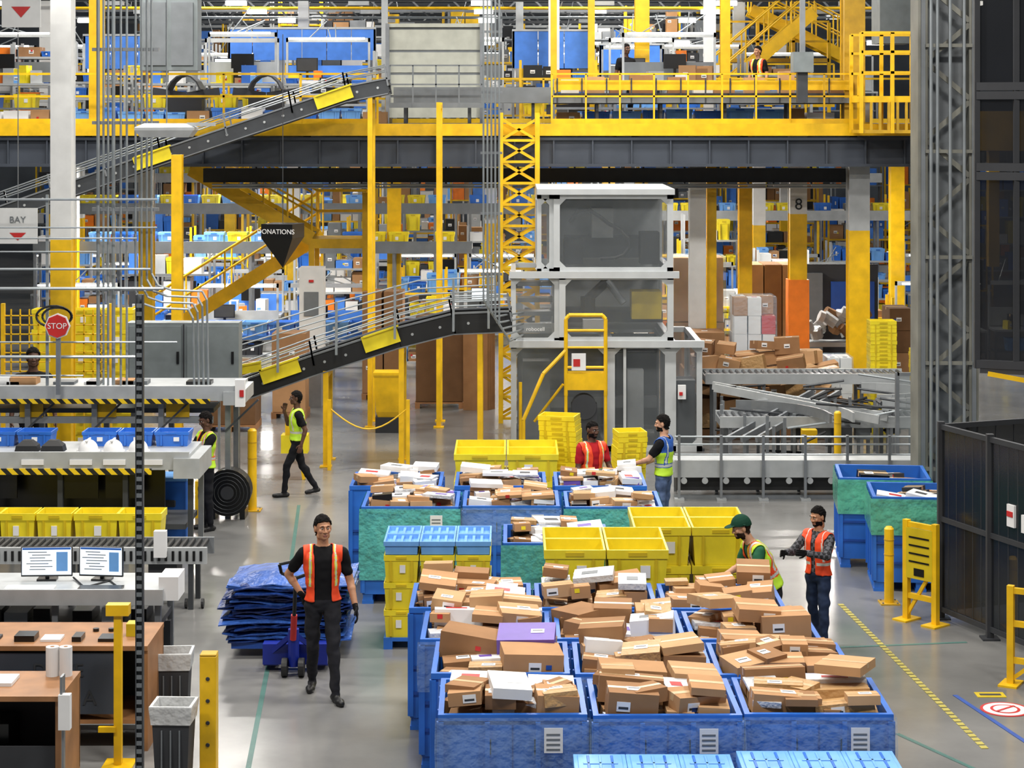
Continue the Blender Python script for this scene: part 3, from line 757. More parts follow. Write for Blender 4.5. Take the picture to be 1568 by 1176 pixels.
pallet_load('cardboard_pallet', -3.2, 42.6, .9, .9, 2.3, ['card_a', 'card_b'], None, (2, 1, 2))
b = MB()   # loose heap of boxes in a low pen
b.box(3.5, 6.3, 37.8, 39.3, 0, .12, 'wood'); b.box(3.6, 6.2, 37.95, 39.2, .12, .75, 'card_dark')
for layer, (z, pr) in enumerate(((.12, 1), (.4, 1), (.7, 1), (.95, .85), (1.2, .45), (1.45, .2))):
    x = 3.5
    while x < 6.0:
        y = 37.8
        while y < 39.0:
            if random.random() < pr * (1.25 - .22 * (x - 3.5) if layer > 2 else 1): parcel(b, (x + .2, y + .2, z + .14), (R(.3, .55), R(.25, .45), R(.15, .34)), R(-.4, .4), R(-.15, .15), R(-.2, .2))
            y += .42
        x += R(.36, .46)
b.build('cardboard_box_heap')
b = MB()
for k in range(4): b.obox((-.75 + k * .05, 41.0 + k * .06, 1.05), (.5, .02, 2.1), 'card_b', Matrix.Rotation(.06, 3, 'X'))
b.build('cardboard_sheets')
b = MB(); b.loft([(0, .2, .18), (.1, .24, .2), (.75, .27, .22), (.8, .29, .24), (.85, .29, .24), (.86, .25, .2)], 'safety_yellow', (-2.35, 38.3, .3)); b.box(-2.6, -2.1, 38.1, 38.5, 0, .3, 'dark_grey')
b.cyl((-2.56, 38.45, .12), (-2.5, 38.45, .12), .12, 'black_rubber', 14); b.build('yellow_waste_cart')
b = MB()
ch = [(-3.1 + i * .11, 34.1, 1.05 - .35 * math.sin(math.pi * i / 12)) for i in range(13)]
b.pipe(ch, .014, 'safety_yellow', 6); b.box(-3.14, -3.08, 34.06, 34.12, 0, 1.2, 'safety_yellow'); b.box(-1.8, -1.74, 34.06, 34.12, 0, 1.2, 'safety_yellow'); b.build('chain_barrier')
b = MB()
for x in (-3.75, -3.45): b.beam((x, 33.2, 0), (-3.6, 33.3, .95), .05, .05, 'safety_yellow')
b.box(-3.82, -3.38, 33.1, 33.4, .45, .75, 'tote_yellow'); b.box(-3.75, -3.45, 33.1, 33.4, .75, 1.0, 'safety_yellow'); b.build('yellow_stepladder')

# ------------------------------------------------------------------ stairs
b = MB()
def stringer(p0, p1, y0, y1, rail=True, n=10):
    for y in (y0, y1): b.beam((p0[0], y, p0[1]), (p1[0], y, p1[1]), .06, .3, 'safety_yellow')
    for i in range(n):
        t = (i + .5) / n; x = p0[0] + (p1[0] - p0[0]) * t; z = p0[1] + (p1[1] - p0[1]) * t
        b.box(x - .14, x + .14, y0, y1, z - .02, z + .02, 'steel_dark')
    if rail:
        for y in (y0, y1):
            for dz in (.55, 1.0): b.cyl((p0[0], y, p0[1] + dz), (p1[0], y, p1[1] + dz), .025, 'safety_yellow', 6)
            for i in range(6):
                t = i / 5; x = p0[0] + (p1[0] - p0[0]) * t; z = p0[1] + (p1[1] - p0[1]) * t
                b.cyl((x, y, z), (x, y, z + 1.0), .022, 'safety_yellow', 6)
stringer((-6.9, 4.9), (-4.3, 3.4), 43.0, 44.1, n=9)
b.box(-4.35, -3.1, 42.95, 44.2, 3.2, 3.4, 'safety_yellow')
for x in (-4.3, -3.15):
    for y in (43, 44.1): b.box(x - .06, x + .06, y - .06, y + .06, 0, 4.4 if x > -4 else 3.3, 'safety_yellow')
for z in (3.95, 4.4): b.box(-4.3, -3.1, 44.08, 44.14, z - .03, z + .03, 'safety_yellow')
stringer((-4.3, 3.35), (-9.5, .1), 44.5, 45.6, n=18)
b.build('steel_staircase')
b = MB()
stringer((4.6, 6.2), (7.4, 8.6), 49.0, 49.9, n=12); stringer((9.0, 7.4), (6.2, 8.8), 51.9, 52.6, n=9)
b.box(5.3, 8.0, 50.5, 51.5, 7.4, 7.5, 'safety_yellow_dull')
for x in (5.3, 6.2, 7.1, 8.0): b.box(x - .04, x + .04, 50.5, 50.6, 5.88, 8.4, 'safety_yellow')
for z in (7.9, 8.4): b.box(5.3, 8, 50.5, 50.55, z, z + .05, 'safety_yellow')
b.build('upper_staircase')
b = MB()
X0, X1, Y0, Y1 = 6.75, 7.95, 38.7, 39.85
b.box(X0, X1, Y0, Y1, 6.3, 6.42, 'safety_yellow'); b.box(X0, X1, Y0, Y1, 5.7, 5.76, 'safety_yellow_dull')
for x in (X0, (X0 + X1) / 2, X1):
    b.box(x - .035, x + .035, Y0 - .03, Y0 + .03, 5.7, 7.65, 'safety_yellow'); b.box(x - .035, x + .035, Y1 - .03, Y1 + .03, 5.7, 7.65, 'safety_yellow')
for z in (6.85, 7.25, 7.62):
    b.box(X0, X1, Y0 - .03, Y0 + .03, z, z + .05, 'safety_yellow'); b.box(X0, X1, Y1 - .03, Y1 + .03, z, z + .05, 'safety_yellow')
x = X0
while x < X1: b.box(x, x + .05, Y0, Y0 + .04, 5.76, 6.3, 'safety_yellow_dull'); x += .17
b.box(X1 - .06, X1 + .06, Y0 + .5, Y0 + .62, 0, 5.75, 'safety_yellow_dull')
b.build('access_platform')

# ------------------------------------------------------------------ left-hand infrastructure
b = MB()
xs = [-6.2, -6.13, -6.05, -5.98, -5.86, -5.78, -5.64, -5.55, -5.47, -5.4]
for i, x in enumerate(xs):
    if i > 5:
        zb = 3.1 + .09 * (i - 6)
        b.pipe([(x, 30, 10), (x, 30, zb + .3), (x + .1, 30, zb + .12), (x + .3, 30, zb + .05), (-4.85 + .07 * (i - 6), 30, zb + .03), (-4.78 + .07 * (i - 6), 30, zb - .1), (-4.76 + .07 * (i - 6), 30, 2.0)], .018, 'conduit', 6)
    else: b.cyl((x, 30 + .05 * (i % 2), 1.99), (x, 30 + .05 * (i % 2), 10), .018 if i % 3 else .028, 'conduit', 6)
for z in (3.4, 4.6, 5.9, 7.0): b.box(-6.3, -5.3, 30.03, 30.08, z, z + .05, 'steel')
b.build('conduit_bundle')
b = MB()
for z, x1, r in ((4.78, -5.3, .02), (4.36, -5.3, .014), (4.2, -5.6, .014), (3.74, -5.4, .02), (3.45, -5.2, .025), (2.65, -5.0, .014), (2.43, -5.5, .025), (4.0, -6.2, .012), (2.15, -6.4, .014)):
    b.cyl((-8.6, 29.9, z), (x1, 29.9, z), r, 'conduit', 6)
for x in (-8.0, -6.95): b.box(x - .02, x + .02, 29.93, 29.97, 1.99, 4.85, 'conduit')
b.build('horizontal_conduits')
b = MB()
for i in range(5): b.cyl((-.47 + .065 * i, 33.0, 3.0 - .1 * i), (-.47 + .065 * i, 33.0, 11), .018, 'conduit', 6); b.pipe([(-.47 + .065 * i, 33, 3.0 - .1 * i), (-.3 + .065 * i, 33.2, 2.7 - .1 * i), (.2, 36, 2.5 - .1 * i)], .018, 'conduit', 6)
for z in (3.4, 4.4, 5.4, 6.4, 7.4): b.box(-.52, -.16, 33.02, 33.06, z, z + .04, 'steel')
b.build('conduit_bundle')
b = MB()
x, y = -3.16, 17.0
b.box(x - .033, x - .023, y - .03, y + .03, 0, 4.5, 'steel_dark'); b.box(x + .023, x + .033, y - .03, y + .03, 0, 4.5, 'steel_dark'); b.box(x - .03, x + .03, y + .02, y + .03, 0, 4.5, 'mid_grey')
z = .05
while z < 4.45: b.box(x - .025, x + .025, y - .03, y - .022, z, z + .035, 'mid_grey'); z += .07
b.box(x - .1, x + .1, y - .1, y + .1, 0, .01, 'steel_dark'); b.build('unistrut_post')
b = MB()
b.box(-6.35, -4.5, 33.0, 33.4, 1.5, 2.62, 'cabinet_grey'); b.box(-5.42, -5.4, 32.98, 33.0, 1.52, 2.6, 'dark_grey')
for x in (-6.3, -5.35): b.box(x, x + .85, 32.97, 33.0, 1.55, 2.57, 'cabinet_grey')
for x in (-5.52, -4.62): b.box(x, x + .04, 32.94, 32.97, 1.95, 2.15, 'black_gloss')
for x in (-6.3, -4.6): b.box(x, x + .08, 33.1, 33.3, 0, 1.5, 'steel_dark')
b.build('electrical_cabinet')
b = MB(); b.box(-7.1, -6.0, 38.2, 38.7, 6.9, 10, 'cabinet_grey'); b.box(-7.02, -6.6, 38.16, 38.2, 7.0, 8.2, 'mid_grey'); b.box(-6.5, -6.08, 38.16, 38.2, 7.0, 8.2, 'mid_grey'); b.build('air_handling_duct')
b = MB()
for k in range(4): b.box(-2.62, -.66, 42.5, 43.5, 6.0 + k * .48, 6.43 + k * .48, 'beige_panel'); b.box(-2.6, -.68, 42.52, 43.5, 6.43 + k * .48, 6.48 + k * .48, 'mid_grey')
b.box(-2.68, -.6, 42.45, 43.55, 7.92, 8.0, 'beige_panel'); b.box(-2.68, -2.6, 42.4, 43.5, 5.88, 8.0, 'steel'); b.box(-.68, -.6, 42.4, 43.5, 5.88, 8.0, 'steel')
b.build('roll_shutter_enclosure')
b = MB()
for cx in (-6.9, -5.2):
    prev = None
    for i in range(9):
        a = math.pi * i / 8; p = (cx - .38 * math.cos(a), 42.4, 6.4 + .5 * math.sin(a))
        if prev: b.beam(prev, p, .7, .03, 'dark_grey')
        prev = p
    b.box(cx - .36, cx + .36, 42.2, 42.6, 5.95, 6.42, 'black_rubber')
b.build('curved_chute')
b = MB()
b.loft([(0, .35, .2), (.1, .42, .26), (.14, .42, .26), (.2, .3, .15)], 'steel_light', (-5.0, 29, 5.72)); b.box(-4.7, -4.3, 28.95, 29.05, 5.88, 5.93, 'steel_light')
b.cyl((-5.0, 29, 5.9), (-5.0, 29, 10), .01, 'conduit', 6); b.box(-5.3, -4.7, 28.85, 29.15, 5.715, 5.73, 'white_label'); b.build('hanging_light_fixture')

b = MB()
cx, cy, r, z1, z0 = -4.12, 36.0, .42, 4.1, 3.3
vs = [(cx + r * math.cos(a), cy + r * math.sin(a), z1) for a in [math.radians(t) for t in (-60, 30, 120, 210)]]
vs2 = [(v[0], v[1], z1 - .25) for v in vs]
b.add(vs + vs2, [(0, 1, 2, 3), (0, 4, 5, 1), (1, 5, 6, 2), (2, 6, 7, 3), (3, 7, 4, 0)], 'black_gloss'); b.add(vs2 + [(cx, cy, z0)], [(0, 4, 1), (1, 4, 2), (2, 4, 3), (3, 4, 0)], 'black_gloss')
b.cyl((cx, cy, z1), (cx, cy, 7.5), .008, 'steel_dark', 5); sg = b.build('hanging_sign')
text('DONATIONS', .12, (cx - .08, cy - .41, z1 - .13), 'white_label', sg, rot=(math.pi / 2, 0, math.radians(-15)))
b = MB()
b.box(-7.95, -7.35, 31, 31.03, 4.05, 4.6, 'white_paint'); b.add([(-7.78, 30.99, 4.22), (-7.52, 30.99, 4.22), (-7.65, 30.99, 4.1)], [(0, 1, 2)], 'red'); b.cyl((-7.65, 31.01, 4.6), (-7.65, 31.01, 10), .008, 'steel', 5)
sg = b.build('hanging_sign'); text('BAY', .14, (-7.65, 30.98, 4.42), 'mid_grey', sg)
b = MB(); b.box(-7.9, -7.3, 31.0, 31.03, 7.4, 8.2, 'white_paint'); b.add([(-7.75, 30.99, 7.72), (-7.45, 30.99, 7.72), (-7.6, 30.99, 7.55)], [(0, 1, 2)], 'red'); b.cyl((-7.6, 31.01, 8.2), (-7.6, 31.01, 10), .008, 'steel', 5); b.build('hanging_sign')
b = MB(); b.cyl((-6.72, 29.6, 2.92), (-6.72, 29.63, 2.92), .19, 'white_label', 8); b.cyl((-6.72, 29.58, 2.92), (-6.72, 29.61, 2.92), .17, 'red', 8)
b.box(-6.75, -6.69, 29.63, 29.7, 1.9, 2.9, 'steel')
for i in range(18):
    a0, a1 = i * 2 * math.pi / 18, (i + 1) * 2 * math.pi / 18
    for rr, ox in ((.26, 0), (.22, .05)): b.cyl((-6.8 + ox + rr * math.cos(a0), 29.72, 3.05 + rr * .6 * math.sin(a0)), (-6.8 + ox + rr * math.cos(a1), 29.72, 3.05 + rr * .6 * math.sin(a1)), .018, 'black_rubber', 5)
sg = b.build('stop_sign'); text('STOP', .12, (-6.72, 29.575, 2.92), 'white_label', sg)

# ------------------------------------------------------------------ left workstations
b = MB()
b.box(-9.5, -4.1, 29.9, 31.1, 1.86, 1.96, 'steel_light'); b.box(-9.5, -4.05, 29.84, 29.9, 1.78, 2.0, 'steel_light'); b.box(-9.5, -4.5, 29.82, 29.84, 1.74, 1.81, 'hazard')
b.box(-4.3, -4.0, 29.8, 31.0, 1.72, 1.92, 'steel_light'); b.box(-4.12, -3.98, 29.78, 29.9, 1.7, 2.1, 'white_label'); b.box(-4.05, -3.99, 29.76, 29.78, 1.85, 1.95, 'red')
x = -9.3
while x < -4.1:
    b.box(x, x + .08, 30.0, 30.08, 0, 1.86, 'steel'); b.box(x, x + .08, 30.9, 30.98, 0, 1.86, 'steel'); b.beam((x, 30, 1.3), (x + .5, 30, 1.78), .03, .03, 'steel_dark'); x += 1.0
b.box(-9.5, -4.5, 30.2, 30.9, 1.55, 1.62, 'steel_dark'); b.box(-9.5, -4.5, 30.15, 30.2, 1.4, 1.5, 'steel_light')
for x in (-8.5, -7.4, -6.3, -5.2): b.box(x, x + .35, 30.1, 30.12, 1.5, 1.7, 'safety_yellow')
for k in range(14): x = R(-9, -4.6); w = R(.15, .4); b.box(x, x + w, 30.3, 30.6, 1.96, 1.96 + R(.03, .12), random.choice(['black_gloss', 'card_a', 'white_label', 'mid_grey']))
b.build('sorting_line')
b = MB()
b.box(-8, -4.35, 27.0, 28.1, 1.3, 1.46, 'steel_light'); b.box(-8, -4.35, 26.95, 27.0, 1.26, 1.5, 'steel_light'); b.box(-8, -4.85, 26.92, 26.95, 1.2, 1.28, 'hazard')
b.box(-4.55, -4.2, 26.9, 28, 1.15, 1.42, 'steel_light')
x = -7.9
while x < -4.3: b.box(x, x + .07, 27.05, 27.12, 0, 1.3, 'steel_dark'); b.box(x, x + .07, 27.95, 28.02, 0, 1.3, 'steel'); x += .88
b.box(-8, -4.75, 27.4, 27.45, .3, 1.25, 'black_gloss')
for x in (-7.2, -6.1, -5.5): b.box(x, x + .5, 27.1, 27.14, .85, 1.2, 'black_gloss')
b.box(-8, -4.4, 27.0, 28, .45, .52, 'steel_dark')
for x in (-5.95, -5.0, -6.6, -5.5): b.box(x, x + .3, 26.93, 26.95, 1.33, 1.4, 'white_label')
b.build('packing_line')
b = MB()
for x in (-7.6, -7.1, -6.6, -5.7, -5.2, -4.7): tote(b, x, 27.85, 1.46, .48, .4, .2, 'bin_blue')
b.build('blue_tote_row')
b = MB()
for x in (-6.6, -6.25): b.loft([(0, .16, .1), (.08, .14, .1), (.15, .06, .05)], 'black_rubber', (x, 27.3, 1.46))
b.build('equipment_bag')
def hardhat(x, y, z):
    b = MB(); n = 16; vs = []; rings = 6
    for j in range(rings):
        a = j / (rings) * math.pi / 2
        for i in range(n):
            t = 2 * math.pi * i / n; vs.append((x + .135 * math.cos(a) * math.cos(t), y + .155 * math.cos(a) * math.sin(t), z + .02 + .15 * math.sin(a)))
    vs.append((x, y, z + .17))
    fs = [(j * n + i, j * n + (i + 1) % n, (j + 1) * n + (i + 1) % n, (j + 1) * n + i) for j in range(rings - 1) for i in range(n)]
    fs += [((rings - 1) * n + i, (rings - 1) * n + (i + 1) % n, rings * n) for i in range(n)]
    b.add(vs, fs, 'white_label'); b.cyl((x, y, z), (x, y, z + .02), .16, 'white_label', 20); b.cyl((x, y - .05, z), (x, y - .05, z + .015), .15, 'white_label', 20)
    b.box(x - .012, x + .012, y - .13, y + .13, z + .15, z + .175, 'white_label')
    b.build('hard_hat', smooth=True)
for x in (-5.76, -5.42, -5.08): hardhat(x, 27.22, 1.46)
b = MB()
for x in (-6.75, -6.3, -5.83): tote(b, x, 25.7, .52, .45, .42, .44, 'tote_yellow')
for x in (-5.3, -4.74): tote(b, x, 25.7, .52, .56, .42, .44, 'tote_yellow')
b.box(-7, -4.45, 25.45, 25.95, .44, .52, 'steel')
for x in (-6.9, -5.7, -4.55): b.box(x, x + .06, 25.5, 25.56, 0, .44, 'steel'); b.box(x, x + .06, 25.85, 25.91, 0, .44, 'steel')
b.build('yellow_tote_row')
b = MB()
b.box(-7, -3.72, 24.4, 24.45, .56, .76, 'steel_light'); b.box(-7, -3.72, 25.0, 25.05, .56, .76, 'steel')
x = -6.95
while x < -3.75: b.cyl((x, 24.45, .73), (x, 25.0, .73), .028, 'black_rubber', 8); b.box(x + .0, x + .03, 24.385, 24.4, .6, .72, 'black_gloss'); x += .085
for x in (-6.8, -5.3, -3.95): b.box(x, x + .06, 24.42, 24.48, 0, .58, 'steel_dark'); b.box(x, x + .06, 24.98, 25.04, 0, .58, 'steel_dark')
for x in (-4.0, -3.8): b.cyl((x, 24.5, .06), (x + .03, 24.5, .06), .06, 'black_rubber', 12)
b.box(-4.35, -4.2, 24.3, 24.4, .66, .98, 'white_label'); b.box(-4.45, -4.1, 24.5, 24.9, .2, .56, 'dark_grey')
b.build('roller_conveyor')
b = MB()
b.box(-5.9, -3.55, 20.4, 21.3, 1.1, 1.16, 'steel_light'); b.box(-5.9, -3.55, 20.36, 20.4, 1.04, 1.2, 'steel_light'); b.box(-3.6, -3.4, 20.4, 20.8, 1.08, 1.32, 'white_label'); b.box(-5.9, -3.6, 20.45, 21.2, .78, .84, 'dark_grey')
for x in (-5.8, -4.7, -3.65): b.box(x, x + .06, 20.45, 20.51, 0, 1.1, 'steel'); b.box(x, x + .06, 21.2, 21.26, 0, 1.1, 'steel')
for x in (-5.5, -5.2, -4.9, -4.5, -4.2, -3.9): b.box(x, x + R(.15, .28), 20.5, 20.9, .84, R(.92, 1.04), random.choice(['black_gloss', 'mid_grey', 'steel_light', 'black_gloss']))
b.box(-5.2, -4.7, 20.5, 20.66, 1.16, 1.18, 'white_label'); b.box(-4.45, -4.0, 20.5, 20.66, 1.16, 1.18, 'black_gloss')
b.box(-5.85, -3.6, 21.1, 21.2, .1, .7, 'dark_grey')
b.pipe([(-4.6, 21.0, 1.18), (-4.4, 20.6, 1.17), (-4.2, 20.9, 1.17), (-4.0, 20.5, 1.17)], .01, 'black_rubber', 5)
b.build('computer_bench')
for x0, x1, yw in ((-5.13, -4.6, .05), (-4.53, -4.06, -.12)):
    b = MB(); w = x1 - x0
    b.obox((0, 0, .2), (w, .03, .31), 'black_gloss'); b.obox((0, -.017, .205), (w - .02, .004, .285), 'screen')
    b.obox((0, -.02, .335), (w - .03, .002, .02), 'bin_blue')
    for k in range(7): b.obox((-.18 * w + (k % 2) * .04, -.02, .3 - .03 * k), (w * R(.3, .5), .002, .008), 'mid_grey')
    b.obox((.3 * w, -.02, .2), (w * .22, .002, .2), 'tote_lightblue')
    b.obox((0, .03, .08), (.04, .03, .2), 'black_gloss'); b.obox((0, .03, .01), (.2, .14, .02), 'black_gloss')
    b.build('monitor', loc=((x0 + x1) / 2, 20.95, 1.16), rot=yw)
def desk(x0, x1, y0, y1, z):
    b = MB(); b.box(x0, x1, y0, y1, z - .045, z, 'wood'); b.box(x1 - .05, x1, y0 + .02, y1 - .02, 0, z - .045, 'wood'); b.box(x0, x0 + .05, y0 + .02, y1 - .02, 0, z - .045, 'wood')
    b.box(x0, x1, y1 - .05, y1 - .03, .15, z - .05, 'dark_grey'); b.box(x0 + .05, x1 - .05, y0 + .05, y1 - .05, .25, .29, 'wood'); return b
b = desk(-5.6, -3.45, 18.95, 19.85, 1.0)
b.box(-5.5, -3.75, 18.97, 18.99, .35, .93, 'girder')
for x in (-5.0, -4.75, -4.5, -4.2, -3.95): b.box(x, x + R(.08, .2), 19.1, 19.3, 1.0, 1.0 + R(.02, .06), random.choice(['mid_grey', 'black_gloss', 'white_label', 'black_gloss', 'dark_grey']))
b.box(-4.95, -4.9, 19.05, 19.1, 1.0, 1.05, 'red'); b.box(-3.72, -3.58, 19.3, 19.45, 1.0, 1.12, 'tote_yellow_deep')
for x in (-3.9, -4.05): b.cyl((x, 19.5, 1.0), (x, 19.5, 1.03), .03, 'black_gloss', 10)
dk = b.build('work_desk'); text('DRIVE', .18, (-4.3, 18.965, .76), 'steel_dark', dk); text('A', .2, (-4.0, 18.965, .5), 'steel_dark', dk)
b = desk(-5.3, -3.9, 17.3, 18.1, 1.0)
b.box(-5.25, -3.96, 17.35, 17.38, .3, .55, 'dark_grey'); b.box(-4.75, -4.4, 17.5, 17.9, .29, .7, 'black_gloss'); b.box(-5.2, -4.4, 17.6, 17.9, 1.0, 1.03, 'white_label')
b.build('work_desk')
for x in (-4.12, -4.0):
    b = MB(); b.cyl((x, 17.95, 1.0), (x, 17.95, 1.26), .058, 'white_label', 20); b.cyl((x, 17.95, 1.26), (x, 17.95, 1.262), .02, 'card_b', 10); b.build('paper_towel_roll')
b = MB(); b.loft([(0, .05, .04), (.3, .05, .04)], 'white_label', (-3.84, 17.2, .75)); b.box(-3.88, -3.86, 17.18, 17.3, .8, 1.2, 'steel'); b.box(-3.87, -3.85, 17.2, 17.26, 0, .9, 'steel'); b.build('dispenser_stand')
def trash(x, y, yaw=0):
    b = MB()
    b.loft([(0, .13, .11), (.04, .14, .12), (.7, .17, .15), (.7, .185, .165), (.75, .185, .165), (.75, .165, .145), (.45, .15, .13)], 'dark_grey')
    b.loft([(.6, .176, .156), (.66, .182, .162), (.752, .192, .172), (.765, .19, .17), (.765, .165, .145), (.6, .14, .12)], 'liner')
    for u in (-.08, 0, .08): b.box(u - .006, u + .006, -.155, -.14, .08, .55, 'mid_grey')
    b.build('trash_can', loc=(x, y, 0), rot=yaw)
trash(-3.33, 19.7, .05); trash(-3.03, 17.95, -.04)
b = MB()
cx, cy, cz = -4.25, 30.1, .4
b.cyl((cx, cy - .18, cz), (cx, cy + .18, cz), .33, 'black_rubber', 28); b.cyl((cx, cy - .21, cz), (cx, cy - .18, cz), .35, 'black_gloss', 28); b.cyl((cx, cy - .23, cz), (cx, cy - .2, cz), .1, 'dark_grey', 16)
for k in range(4):
    rr = .14 + .055 * k
    for i in range(20):
        a0, a1 = i * math.pi / 10, (i + 1) * math.pi / 10; b.cyl((cx + rr * math.cos(a0), cy - .225, cz + rr * math.sin(a0)), (cx + rr * math.cos(a1), cy - .225, cz + rr * math.sin(a1)), .006, 'steel_dark', 4)
for sx in (-.22, .22): b.box(cx + sx - .04, cx + sx + .04, cy - .2, cy + .2, 0, .14, 'black_gloss')
b.box(cx - .5, cx - .38, cy - .1, cy + .1, 0, .55, 'safety_yellow'); b.build('drum_fan')
b = MB(); b.box(-5.1, -4.6, 28.3, 28.7, 0, .9, 'bin_blue'); b.box(-5.12, -4.58, 28.28, 28.72, .86, .93, 'tote_lightblue'); b.box(-4.95, -4.75, 28.27, 28.3, .5, .6, 'dark_grey'); b.box(-4.9, -4.7, 28.27, 28.3, .2, .3, 'white_label'); b.build('blue_bin_cabinet', bevel=.02)
b = MB()
for k in range(9): b.box(-8.8, -6.9, 34.5, 34.53, 1.3 + k * .16, 1.32 + k * .16, 'safety_yellow')
for k in range(13): b.box(-8.8 + k * .157, -8.78 + k * .157, 34.5, 34.53, 0, 2.7, 'safety_yellow')
b.box(-8.8, -8.74, 34.47, 34.56, 0, 2.8, 'safety_yellow'); b.box(-6.96, -6.9, 34.47, 34.56, 0, 2.8, 'safety_yellow')
b.build('yellow_mesh_cage')
b = MB()
for i in range(3):
    for k in range(7): tote(b, -8.3 + i * .62, 36.0, .05 + k * .36, .58, .42, .36, 'tote_yellow')
b.build('yellow_tote_wall')

# ------------------------------------------------------------------ background equipment
PAL = ['bin_blue', 'blue_panel', 'tote_lightblue', 'white_label', 'card_a', 'card_b', 'mid_grey', 'black_gloss', 'tote_yellow', 'steel_light', 'dark_grey', 'orange']
def rack(x0, w, y, z0, hgt, pal, name='storage_rack', fr='steel', nl=4):
    b = MB(); d = .8
    for x in (x0, x0 + w):
        for yy in (y, y + d): b.box(x - .03, x + .03, yy - .03, yy + .03, z0, z0 + hgt, fr)
    for l in range(nl):
        z = z0 + .15 + l * (hgt - .2) / nl; b.box(x0, x0 + w, y, y + d, z, z + .05, fr)
        x = x0 + .05
        while x < x0 + w - .3:
            bw = R(.22, .55); bw = min(bw, x0 + w - .04 - x); bh = R(.35, .95) * (hgt / nl - .12)
            if random.random() < .92:
                m = random.choice(pal)
                if m in ('tote_yellow', 'bin_blue', 'tote_lightblue') and bh > .1: tote(b, x + bw / 2, y + .35, z + .05, bw * .95, .55, bh, m, label=random.random() < .4)
                else: parcel(b, (x + bw / 2, y + .35, z + .05 + bh / 2), (bw * .93, .5, bh), 0, mat=m)
            x += bw
    b.build(name)
def station(x, y, z0, w=1.6, col='blue_panel'):
    b = MB()
    b.box(x, x + w, y, y + .75, z0 + .82, z0 + .87, 'steel_light'); b.box(x, x + w, y + .1, y + .7, z0 + .3, z0 + .34, 'steel')
    for xx in (x, x + w - .05):
        b.box(xx, xx + .05, y, y + .05, z0, z0 + .82, 'steel'); b.box(xx, xx + .05, y + .7, y + .75, z0, z0 + 2.0, 'steel_light')
    b.box(x, x + w, y + .7, y + .75, z0 + 1.9, z0 + 2.0, 'steel_light'); b.box(x + .05, x + w - .05, y + .72, y + .74, z0 + .9, z0 + 1.35, col)
    mx = x + R(.2, w - .7); b.box(mx, mx + .5, y + .45, y + .49, z0 + 1.2, z0 + 1.52, 'black_gloss'); b.box(mx + .02, mx + .48, y + .445, y + .45, z0 + 1.22, z0 + 1.5, random.choice(['screen', 'black_gloss', 'black_gloss', 'dark_grey'])); b.box(mx + .22, mx + .28, y + .48, y + .52, z0 + .87, z0 + 1.25, 'black_gloss')
    for _ in range(6):
        bx = x + R(.05, w - .45); bw = R(.15, .4); hh = R(.1, .4); parcel(b, (bx + bw / 2, y + .2, z0 + .87 + hh / 2), (bw, .25, hh), R(-.3, .3), mat=random.choice(PAL))
    tote(b, x + w * .3, y + .35, z0 + .34, .5, .4, .3, random.choice(['tote_yellow', 'bin_blue', 'tote_lightblue'])); tote(b, x + w * .7, y + .35, z0 + .34, .5, .4, .3, random.choice(['tote_yellow', 'bin_blue', 'dark_grey']))
    for k in range(3): b.cyl((x + w * R(.1, .9), y + .72, z0 + 1.9), (x + w * R(.1, .9), y + .72, z0 + R(2.1, 2.6)), .015, 'conduit', 5)
    if random.random() < .6: b.box(x + .1, x + w - .1, y + .3, y + .36, z0 + 1.95, z0 + 1.99, 'lamp')
    b.build('packing_station')
blues = ['bin_blue', 'blue_panel', 'tote_lightblue', 'bin_blue', 'white_label', 'card_a']
def fillrow(y, x0, x1, z0, pal, hmin, hmax, gap=.4, ps=.45):
    x = x0
    while x < x1:
        w = R(1.2, 2.2)
        if random.random() < ps: station(x, y + R(0, .5), z0, w, random.choice(['blue_panel', 'mid_grey', 'steel_light']))
        else: rack(x, w, y + R(0, .5), z0, R(hmin, hmax), pal, nl=random.choice([3, 4, 5]), fr=random.choice(['steel', 'safety_yellow', 'steel_light']))
        x += w + R(.1, gap)
fillrow(47.5, -11.5, -1.5, 0, PAL, 1.3, 2.2); fillrow(52, -12, 4, 0, blues + PAL, 1.8, 2.8); fillrow(54.5, -13, 9, 0, blues + PAL, 1.8, 3.0); fillrow(58, -14, 12, 0, blues + ['tote_yellow'], 2.0, 3.2)
fillrow(62, -14, 13, 0, PAL, 2.4, 3.6, ps=.2); fillrow(67, -16, 16, 0, PAL + blues, 2.6, 4.0, ps=.15); fillrow(76, -18, 18, 0, PAL + blues, 3.2, 4.8, ps=0); fillrow(84, -20, 20, 0, PAL, 4.0, 5.2, ps=0)
fillrow(48, 7.5, 12.5, 0, PAL, 1.2, 2.0)
fillrow(49.5, 4.2, 9.0, 0, ['card_a', 'card_b', 'card_c', 'white_label', 'steel_light'], 1.8, 2.8, ps=0)
def overhead_conveyor(x0, x1, y, z, col):
    b = MB(); b.box(x0, x1, y, y + .6, z, z + .12, 'steel_light'); b.box(x0, x1, y - .05, y, z - .1, z + .2, col)
    x = x0
    while x < x1:
        b.box(x, x + .07, y, y + .07, 0, z, random.choice(['steel', 'safety_yellow'])); b.box(x, x + .07, y + .53, y + .6, 0, z, 'steel'); x += 1.8
    x = x0 + .2
    while x < x1 - .6:
        if random.random() < .75: tote(b, x + .25, y + .3, z + .12, .5, .4, .3, random.choice(['bin_blue', 'tote_yellow', 'tote_lightblue', 'tote_yellow']))
        x += .58
    b.build('overhead_conveyor')
overhead_conveyor(-12, -1, 50.2, 2.7, 'mid_grey'); overhead_conveyor(-13, 4, 56.2, 3.4, 'mid_grey'); overhead_conveyor(2, 12, 60.4, 3.0, 'steel_light'); overhead_conveyor(-14, 12, 65, 4.0, 'steel_light')
b = MB()
x = -8.4
